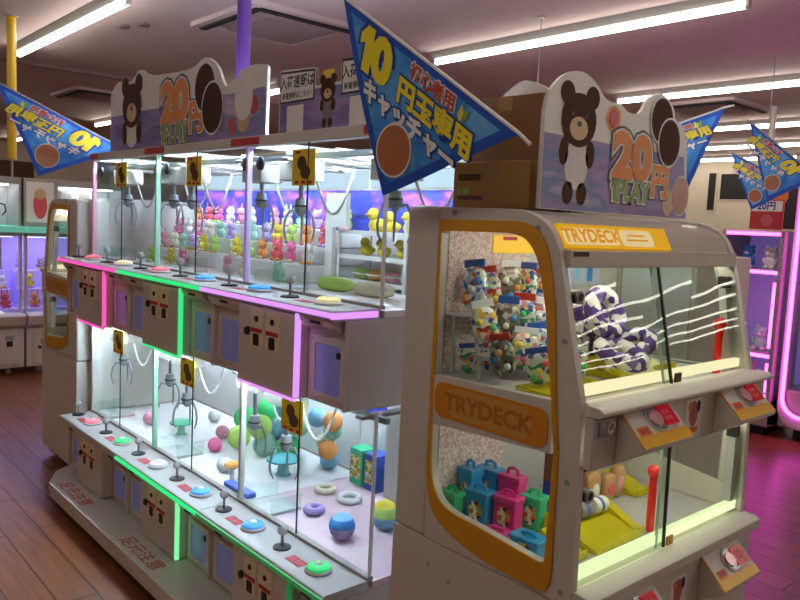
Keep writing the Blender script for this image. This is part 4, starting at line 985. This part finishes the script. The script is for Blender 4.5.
b.prism(circ(2.185, 1.672, .052, 24, .062), FX(.0008), FX(.0016), inkw_m); b.prism(circ(2.185, 1.672, .047, 24, .057), FX(.0016), FX(.0022), copper_m)
b.prism(circ(2.115, 1.648, .03, 18, .04), FX(.0007), FX(.0012), tan_m); b.build('coin_picture', t)
# boxes and white-backed board behind it
def carton(label, x0, x1, y0, y1, z0, z1, m):
    t = thing('cardboard_box', label, 'cardboard box', ((x0+x1)/2, (y0+y1)/2, z0), 'cardboard boxes on the end machine')
    b = MB(); b.box(x0, x1, y0, y1, z0, z1, m); b.build('carton', t, bevel=.002)
    b = MB(); xm = (x0+x1)/2; b.box(xm-.025, xm+.025, y0-.0008, y1+.0008, z1, z1+.0008, tape_m); b.box(xm-.025, xm+.025, y0-.001, y0, z1-.04, z1+.0008, tape_m); b.build('tape', t)
    b = MB(); b.box(x0+.02, x0+.11, y0-.001, y0, z0+.02, z0+.032, coinbr_m); b.box(x0+.02, x0+.10, y0-.001, y0, z0+.072, z0+.09, coinbr_m); b.box(x0+.015, x0+.03, y0-.001, y0, z0+.035, z0+.052, inkgr_m); b.box(x0+.04, x0+.06, y0-.001, y0, z0+.035, z0+.052, inkgr_m); b.build('printing', t)
carton('brown cardboard box standing in front on the near end machine', -1.50, -1.23, 1.50, 1.605, 1.6005, 1.722, card_m)
carton('dark brown cardboard box standing behind the smaller one', -1.57, -1.31, 1.63, 1.725, 1.6005, 1.915, card2_m)
t = thing('white_backed_board', 'white back of a die-cut board behind the cardboard boxes', 'sign board', (-1.42, 1.745, 1.6005))
b = MB(); b.prism(spline([(-1.57, 1.93), (-1.52, 1.962), (-1.47, 1.98), (-1.41, 1.962), (-1.36, 1.935), (-1.31, 1.925), (-1.26, 1.945), (-1.235, 1.94)], 4) + [(-1.235, 1.6005), (-1.57, 1.6005)], XZ(1.74), XZ(1.752), greenboard_m); b.build('board', t)
b = MB(); b.box(-1.285, -1.265, 1.722, 1.739, 1.6005, 1.92, white_m); b.build('strut', t)

# ------------------------------------------------------------------ pennants
PENRED = P('pennant_red_ink', 'C24A34', .5)
def pennant(label, A, B, Cc, rod, mirrored=False, grp='blue triangular pennants', wire=False):
    """A-B is the rod edge, Cc the hanging tip"""
    A, B, Cc = Vector(A), Vector(B), Vector(Cc)
    t = thing('hanging_pennant', label, 'pennant', (A+B)/2, grp)
    e = (B-A).normalized(); L = (B-A).length; n = e.cross(Cc-A).normalized(); dn = n.cross(e)
    if dn.dot(Cc-A) < 0: dn = -dn
    if mirrored: face = n
    H = (Cc-A).dot(dn); cx = (Cc-A).dot(e)
    view = Vector((0, 0, 1.55)) - A
    nn = n if n.dot(view) > 0 else -n            # towards the aisle
    def bend(u, v): return .008*math.sin(3.2*u/L*PI*.6)*(v/H) + .003*math.sin(5*v/H)
    def pt(u, v, lift=0): return A + e*u + dn*v + nn*(bend(u, v)+lift)
    K = 22; vs, fs, idx = [], [], {}
    for side in (1, -1):
        for i in range(K+1):
            for j in range(K+1-i):
                s, r = i/K, j/K; idx[(side, i, j)] = len(vs); vs.append(pt(L*s + cx*r, H*r, .0008*side))
        for i in range(K):
            for j in range(K-i):
                a, b_, c_ = idx[(side, i, j)], idx[(side, i+1, j)], idx[(side, i, j+1)]; fs.append((a, b_, c_))
                if i+j < K-1: fs.append((b_, idx[(side, i+1, j+1)], c_))
    b = MB(); b.add(vs, fs, flagblue_m)
    km = b.m(flagedge_m)
    for q, f in enumerate(b.f):
        c = sum((Vector(b.v[i]) for i in f), Vector())/3
        u, v = (c-A).dot(e), (c-A).dot(dn); r = v/H; s = (u - cx*r)/L
        if min(s, 1-s-r) < .06 or r < .035: b.mi[q] = km
    cloth = b.build('cloth', t, rec=False)
    # lettering on both faces (it shows through the cloth)
    b = MB()
    sg = -1 if mirrored else 1
    def letters(s, size, u, v, m, lift, bold=0.0, sq=1.0):
        vs, fs = text_data(s, bold)
        for face in (1, -1):      # the letters lean: their uprights are slanted against the rod edge
            b.add([pt(u + sg*(x*size*sq - .37*y*size), v - .93*y*size, (.0008+lift)*face) for x, y in vs], fs, m)
    f = L/.752
    def line(s, size, u, v, m, ol, bold=.03, sq=1.0):
        u = L - u*f if mirrored else u*f
        if ol: letters(s, size*f, u, v*f, ol, .0022, bold+.06, sq)
        letters(s, size*f, u, v*f, m, .0032, bold, sq)
    line('10', .140, .222, .064, inkye_m, inkna_m, .06, 1.25)
    line('初心者用', .042, .455, .034, PENRED, inkw_m, .04, 1.12)
    line('円玉専用', .066, .500, .090, inkye_m, inkna_m, .05, 1.18)
    line('キャッチャー', .060, .425, .148, inkw_m, inkna_m, .05, 1.12)
    b.build('lettering', t, rec=False)
    b = MB()
    lu = L - .585*f if mirrored else .585*f; lv = .040*f
    for face in (1, -1):
        b.add([pt(lu-.016, lv-.018, .003*face), pt(lu, lv-.004, .003*face), pt(lu, lv+.022, .003*face), pt(lu-.016, lv+.008, .003*face)], [(0, 1, 2, 3)], inkye_m)
        b.add([pt(lu+.016, lv-.018, .003*face), pt(lu, lv-.004, .003*face), pt(lu, lv+.022, .003*face), pt(lu+.016, lv+.008, .003*face)], [(0, 1, 2, 3)], inkgr_m)
    b.build('leaf_mark', t, rec=False)
    b = MB()
    cv = H*.655; cu = cx*.655 + L*.345*.5; R = .068*f
    for face in (1, -1):
        for rr, m, l in ((R, inkw_m, .0040), (R*.92, copper_m, .0048)):
            c0 = pt(cu, cv, (l)*face); ring_ = [pt(cu+rr*math.cos(2*PI*k/28), cv+rr*math.sin(2*PI*k/28), l*face) for k in range(28)]
            b.add([c0]+ring_, [(0, 1+k, 1+(k+1) % 28) for k in range(28)], m)
    b.build('coin_print', t, rec=False)
    b = MB(); b.tube([A - e*.02 - dn*.004, B - dn*.004, Vector(rod)], .0045, inkw_m if not mirrored else grey_m, 8); b.build('rod', t)
    if wire:
        b = MB(); b.cyl(A, (A.x, A.y, CZ-.001), .0015, grey_m, n=6); b.build('wire', t)
    return t
pennant('big blue pennant reading 10円玉専用キャッチャー beside the near end machine', (-1.704, 1.25, 2.144), (-1.065, 1.25, 1.747), (-1.511, 1.25, 1.617), (-1.03, 1.25, 1.725), wire=True)
pennant('blue pennant seen from behind with mirrored letters, by the yellow pole', (-4.42, 1.03, 2.18), (-4.42, 1.70, 1.90), (-4.42, 1.235, 1.712), (-4.42, 1.80, 1.86), True)
pennant('blue pennant partly hidden behind the coin sign board', (-1.93, 2.9, 1.92), (-1.435, 2.9, 2.05), (-1.60, 2.9, 1.655), (-1.40, 2.9, 2.06))
pennant('blue pennant with mirrored letters at the far right, nearer of two', (-2.07, 4.5, 2.235), (-1.66, 4.5, 1.90), (-1.93, 4.5, 1.78), (-1.60, 4.5, 1.85), True)
pennant('blue pennant with mirrored letters at the far right, farther of two', (-2.50, 5.2, 2.14), (-2.04, 5.2, 1.90), (-2.33, 5.2, 1.75), (-1.98, 5.2, 1.87), True)

# poles
t = thing('hanging_pole', 'purple tube from the ceiling down to the crane games', 'pole', (-3.14, 1.75, CZ))
b = MB(); b.cyl((-3.14, 1.75, 1.90), (-3.14, 1.75, CZ-.012), .032, purplepole_m, n=20); b.build('tube', t)
b = MB(); b.lathe([(.045, -.012), (.05, -.006), (.05, -.001)], (-3.14, 1.75, CZ), grey_m, 20); b.build('flange', t)
t = thing('hanging_pole', 'yellow tube hanging from the ceiling at the left', 'pole', (-6.4, 1.6, CZ))
b = MB(); b.cyl((-6.4, 1.6, 1.90), (-6.4, 1.6, CZ-.012), .034, yellowpole_m, n=20); b.build('tube', t)
b = MB(); b.lathe([(.045, -.012), (.05, -.006), (.05, -.001)], (-6.4, 1.6, CZ), grey_m, 20); b.build('flange', t)
b = MB(); b.cyl((-6.4, 1.6, 1.76), (-6.4, 1.6, 1.90), .008, grey_m, n=8); b.build('thin_rod', t)
t = thing('hanging_pole', 'white tube hanging from the ceiling behind the right pennants', 'pole', (-3.57, 8.3, CZ))
b = MB(); b.cyl((-3.57, 8.3, 2.55), (-3.57, 8.3, CZ-.012), .03, white_m, n=16); b.build('tube', t)
b = MB(); b.lathe([(.045, -.012), (.05, -.006), (.05, -.001)], (-3.57, 8.3, CZ), grey_m, 16); b.build('flange', t)
t = thing('hanging_pole', 'short white tube hanging behind the cardboard boxes', 'pole', (-3.35, 4.1, CZ))
b = MB(); b.cyl((-3.35, 4.1, 2.33), (-3.35, 4.1, 2.50), .02, white_m, n=12); b.build('tube', t)
b = MB(); b.cyl((-3.35, 4.1, 2.50), (-3.35, 4.1, CZ-.012), .004, grey_m, n=8); b.build('thin_rod', t)
b = MB(); b.lathe([(.03, -.012), (.03, -.001)], (-3.35, 4.1, CZ), grey_m, 12); b.build('flange', t)

# ------------------------------------------------------------------ crane games across the left aisle (facing right)
def side_crane(y0, y1, label, seed):
    rnd = random.Random(seed); X = -7.36
    t = thing('aisle_crane_game', label, 'crane game', (X-.4, (y0+y1)/2, 0), 'crane games across the left aisle')
    b = MB(); b.box(X-.9, X-.03, y0, y1, .07, .43, white_m); b.build('base_cabinet', t, bevel=.006)
    for dy in (.06, (y1-y0)/2+.03):
        w = (y1-y0)/2-.09
        b = MB(); b.box(X-.03, X-.018, y0+dy, y0+dy+w, .10, .40, white_m); dr = b.build('service_door', t, bevel=.004)
        b = MB(); b.cyl((X-.018, y0+dy+.05, .25), (X-.010, y0+dy+.05, .25), .016, black_m, n=12); b.build('lock', dr)
        b = MB(); b.box(X-.018, X-.012, y0+dy+w-.09, y0+dy+w-.04, .27, .32, black_m); b.box(X-.018, X-.014, y0+dy+w-.10, y0+dy+w-.03, .33, .37, grey_m); b.build('coin_slot', dr)
    for y in (y0+.12, y1-.12):
        b = MB(); b.cyl((X-.12, y-.02, .035), (X-.12, y+.02, .035), .035, grey_m, n=14); b.cyl((X-.12, y, .03), (X-.12, y, .07), .012, grey_m, n=8); b.build('caster', t)
    b = MB(); b.prism([(X-.05, .43), (X+.02, .47), (X+.05, .55), (X+.02, .57), (X-.12, .57), (X-.12, .43)], lambda x, z: (x, y0, z), lambda x, z: (x, y1, z), white_m); b.build('control_deck', t, bevel=.004)
    for y, m in ((y0+.22, button_m['blue']), (y1-.22, button_m['white'])):
        b = MB(); b.lathe([(.06, .57), (.06, .585), (.03, .6), (.001, .602)], (X-.04, y, 0), m, 20); b.build('push_button', t)
    b = MB(); b.box(X-.9, X-.13, y0, y1, .431, .60, purpint_m); b.build('playfield', t)
    b = MB(); b.box(X-.9, X-.88, y0, y1, .60, 1.27, purpint_m); b.build('back_panel', t)
    b = MB(); b.box(X-.1, X-.095, y0+.02, y1-.02, .575, 1.27, glass_m); b.build('window_pane', t, smooth=False)
    for y in (y0+.012, y1-.012):
        b = MB(); b.box(X-.12, X-.08, y-.012, y+.012, .575, 1.27, paleg_m); b.build('corner_post', t)
    b = MB(); b.box(X-.9, X-.02, y0, y1, 1.27, 1.305, grey_m); b.build('divider', t)
    b = MB(); b.box(X-.9, X+.03, y0, y1, 1.306, 1.36, tealedge_m); b.build('glass_shelf', t)
    b = MB(); b.box(X-.8, X-.2, y0+.05, y1-.05, 1.255, 1.269, violetglow_m); b.build('lamp_strip', t)
    # upper box
    b = MB(); b.box(X-.9, X-.1, y0, y0+.3, 1.361, 1.80, grey_m); b.box(X-.9, X-.5, y0+.3, y1, 1.361, 1.80, paleg_m); b.box(X-.5, X-.1, y0+.3, y1, 1.74, 1.80, grey_m); b.box(X-.5, X-.1, y1-.02, y1, 1.361, 1.74, grey_m); b.build('upper_box', t, bevel=.004)
    b = MB(); b.box(X-.099, X-.094, y0+.02, y0+.26, 1.40, 1.77, inkw_m); b.prism(circ(y0+.14, 1.56, .06, 16, .13), YZ(X-.094), YZ(X-.092), plush_c['red']); b.prism(circ(y0+.14, 1.66, .05, 16, .05), YZ(X-.094), YZ(X-.091), tan_m); b.build('poster', t)
    b = MB(); b.box(X-.45, X-.2, y0+.4, y1-.08, 1.725, 1.738, aisle_m); b.build('upper_lamp', t)
    for i in range(3):
        y = y0+.42+.17*i
        b = MB(); b.box(X-.34, X-.26, y-.05, y+.05, 1.62, 1.70, white_m); b.cyl((X-.3, y, 1.62), (X-.3, y, 1.56), .03, black_m, n=12); c = b.build('claw_hub', t)
        for s in (-1, 1):
            b = MB(); b.tube([(X-.3, y+s*.02, 1.56), (X-.3, y+s*.07, 1.55), (X-.3, y+s*.08, 1.49), (X-.3, y+s*.05, 1.45)], .007, black_m, 6); b.build('prong', c)
    # prizes behind the lower window
    cl = ['red', 'pink', 'orange', 'lilac', 'cream', 'blue', 'yellow', 'white', 'grey', 'rose']
    n = 0
    for r in range(3):
        for i in range(5):
            y = y0+.11+(y1-y0-.22)*i/4; c1, c2 = cl[rnd.randrange(10)], cl[rnd.randrange(10)]
            plush('plush_toy', '%s plush toy, %s in the %s row of the %s violet aisle game' % (c1, ORD[i], ['front', 'middle', 'back'][r], {1: 'farther', 2: 'nearer', 3: 'nearest'}[seed]),
                  (X-.22-.2*r, y+rnd.uniform(-.02, .02), .601+(.16*r if r else 0)), .085+.02*rnd.random(), plush_c[c1], plush_c[c2], 'plush toys across the left aisle', PI/2+rnd.uniform(-.4, .4), 'round' if i % 2 else 'long')
    for r in (1, 2):
        b = MB(); b.box(X-.32-.2*(r-1), X-.315-.2*(r-1)+.0, y0+.03, y1-.03, .6005, .6+.16*r, purpint_m) if False else None
    for r in (1, 2):
        b = MB(); b.box(X-.115-.2*r-.19, X-.115-.2*r, y0+.03, y1-.03, .6003, .5995+.16*r, purpint_m); b.build('riser', t)
    return t
side_crane(1.96, 2.88, 'white crane game with violet interior across the left aisle, beside the far end machine', 1)
side_crane(1.02, 1.94, 'white crane game with violet interior across the left aisle, cut by the photo edge', 2)

# ------------------------------------------------------------------ the right hand side: magenta-lit machines and pale cabinet
t = thing('glowing_crane_game', 'tall machine outlined by a rounded magenta light tube at the far right', 'crane game', (-1.7, 6.3, 0))
gx0, gx1, gy = -2.385, -1.185, 6.1
b = MB(); b.box(gx0, gx1, gy+.02, gy+.8, .09, .40, grey_m); b.build('base_cabinet', t, bevel=.02)
b = MB(); b.box(gx0+.1, gx1-.1, gy+.1, gy+.7, 0, .09, black_m); b.build('foot_plinth', t)
b = MB(); b.box(gx0, gx1, gy+.5, gy+.8, .401, 2.2, purpint_m); b.build('back_panel', t)
b = MB(); b.prism(rrect(gx0, gx1, .10, 2.25, .16, 8), XZ(gy), XZ(gy+.06), paleg_m, [rrect(gx0+.05, gx1-.05, .21, 2.18, .13, 8)]); b.build('front_frame', t)
pl = rrect(gx0+.035, gx1-.035, .195, 2.195, .14, 8)
b = MB(); b.tube([(x, gy-.012, z) for x, z in pl+pl[:1]], .013, magled_m, 8, False); b.build('light_tube', t)['label'] = 'magenta light tube'
b = MB(); b.box(gx0+.05, gx1-.05, gy+.03, gy+.034, .21, 2.18, glass_m); b.build('window_pane', t, smooth=False)
b = MB(); b.box(gx0+.06, gx1-.06, gy+.065, gy+.48, .86, .88, paleg_m); b.build('shelf', t)
for i, (x, c1) in enumerate(((-2.14, 'lilac'), (-1.92, 'pink'), (-1.70, 'white'), (-1.44, 'lilac'))):
    plush('plush_toy', '%s plush toy inside the magenta outlined machine, %s from its left' % (c1, ORD[i]), (x, gy+.25, .881), .16, plush_c[c1], plush_c['white'], 'plush toys in the magenta machine', 0)
b = MB(); b.box(-2.29, -2.25, gy-.035, gy-.001, 1.22, 1.72, P('violet_tube', '7C62E0', .3, emis='6A48FF', es=.3)); b.build('violet_light_bar', t)
t = thing('shelf_crane_game', 'violet shelf machine with stacked compartments, left of the magenta outlined machine', 'crane game', (-2.65, 6.3, 0))
sx0, sx1, sy = -2.92, -2.43, 6.05
b = MB(); b.box(sx0, sx1, sy+.45, sy+.6, .08, 1.62, purpint_m); b.box(sx0, sx0+.03, sy, sy+.45, .08, 1.62, grey_m); b.box(sx1-.03, sx1, sy, sy+.45, .08, 1.62, grey_m); b.build('carcass', t)
b = MB(); b.box(sx0+.04, sx1-.04, sy+.06, sy+.5, 0, .08, black_m); b.build('foot_plinth', t)
for z in (.30, .62, 1.28, 1.58):
    b = MB(); b.box(sx0+.031, sx1-.031, sy+.01, sy+.449, z, z+.035, paleg_m); b.box(sx0+.031, sx1-.031, sy, sy+.01, z+.006, z+.028, magled_m); b.build('lit_shelf', t)
for x in (sx1-.05, ):
    for z0, z1 in ((.35, .58), (.70, 1.22)):
        b = MB(); b.box(x-.012, x+.004, sy+.02, sy+.035, z0, z1, magled_m); b.build('light_tube', t)
b = MB(); b.box(sx0, sx1, sy-.02, sy+.46, .081, .29, grey_m); b.build('base_cabinet', t, bevel=.01)
for i, (x, z, c1, s) in enumerate(((-2.80, .656, 'white', .15), (-2.62, .656, 'mint', .14), (-2.78, 1.316, 'blue', .13), (-2.6, 1.316, 'white', .13), (-2.7, .336, 'pink', .15))):
    plush('plush_toy', '%s plush toy in the violet shelf machine, %s in all counting by shelf' % (c1, ORD[i]), (x, sy+.2, z), s, plush_c[c1], plush_c['white'], 'plush toys in the shelf machine', 0)
t = thing('hanging_price_sign', 'small red and white sign hung above the violet shelf machine', 'sign', (-2.6, 5.98, 1.75))
b = MB(); b.box(-2.68, -2.43, 5.98, 5.99, 1.63, 1.86, red_m); b.box(-2.67, -2.44, 5.978, 5.98, 1.77, 1.85, inkw_m); b.build('panel', t)
b = MB(); b.text('20円', .07, (-2.56, 5.978, 1.81), (1, 0, 0), (0, 0, 1), inkna_m, .0008, .03)
b.prism(circ(-2.55, 1.70, .045, 18), XZ(5.98), XZ(5.977), inkpk_m); b.build('lettering', t)
b = MB(); b.prism(circ(-2.50, 1.89, .09, 20, .08), XZ(5.99), XZ(5.996), inkor_m); b.build('coin_shape', t)
b = MB(); b.cyl((-2.6, 5.985, 1.86), (-2.6, 5.985, CZ-.002), .004, grey_m, n=6); b.build('wire', t)
# pale cabinets behind the end machine
PALECAB = P('pale_cabinet_enamel', 'F0E8D8', .45, var=.03)
def pale_cab(x0, x1, y0, y1, h, label):
    t = thing('pale_cabinet', label, 'cabinet', ((x0+x1)/2, (y0+y1)/2, 0), 'pale cabinets behind the end machine')
    b = MB(); b.box(x0, x1, y0, y1, .05, h, PALECAB); b.build('body', t, bevel=.008)
    b = MB(); b.box(x0+.03, x1-.03, y0+.03, y1-.03, 0, .05, black_m); b.build('foot_plinth', t)
    n = max(1, round((x1-x0)/.55)); w = (x1-x0)/n
    for i in range(n):
        b = MB(); b.box(x0+i*w+.02, x0+(i+1)*w-.02, y0-.012, y0, .09, h-.05, PALECAB); d = b.build('door', t, bevel=.004)
        b = MB(); b.cyl((x0+(i+1)*w-.07, y0-.02, h*.5), (x0+(i+1)*w-.07, y0-.012, h*.5), .02, steel_m, n=14); b.build('handle', d)
pale_cab(-4.3, -1.85, 3.6, 4.2, 1.45, 'long cream cabinet seen through the far window of the near end machine')
pale_cab(-4.6, -3.05, 7.0, 7.5, 1.62, 'cream cabinet against the passage behind the near end machine')

# ------------------------------------------------------------------ light, camera, view
w = bpy.data.worlds.new('dim_world'); SC.world = w; w.use_nodes = True
w.node_tree.nodes['Background'].inputs[0].default_value = lin('8A6A70'); w.node_tree.nodes['Background'].inputs[1].default_value = .05
cam = bpy.data.cameras.new('camera'); co = bpy.data.objects.new('camera', cam); COL.objects.link(co)
R = Matrix(((.6569, -.1070, .7464), (.7526, .0323, -.6577), (.0463, .9937, .1017)))
co.matrix_world = Matrix.Translation((0, 0, 1.55)) @ R.to_4x4()
cam.sensor_width = 36; cam.lens = 753.33/800*36; cam.clip_start = .02; cam.clip_end = 80
SC.camera = co
vs = SC.view_settings; vs.view_transform = 'Standard'; vs.look = 'None'; vs.exposure = -.1; vs.gamma = 1; vs.use_curve_mapping = False
SC.cycles.transparent_max_bounces = 40; SC.cycles.max_bounces = 10; SC.cycles.diffuse_bounces = 4; SC.cycles.glossy_bounces = 4
SC.cycles.sample_clamp_indirect = 6
SC.cycles.use_denoising = True
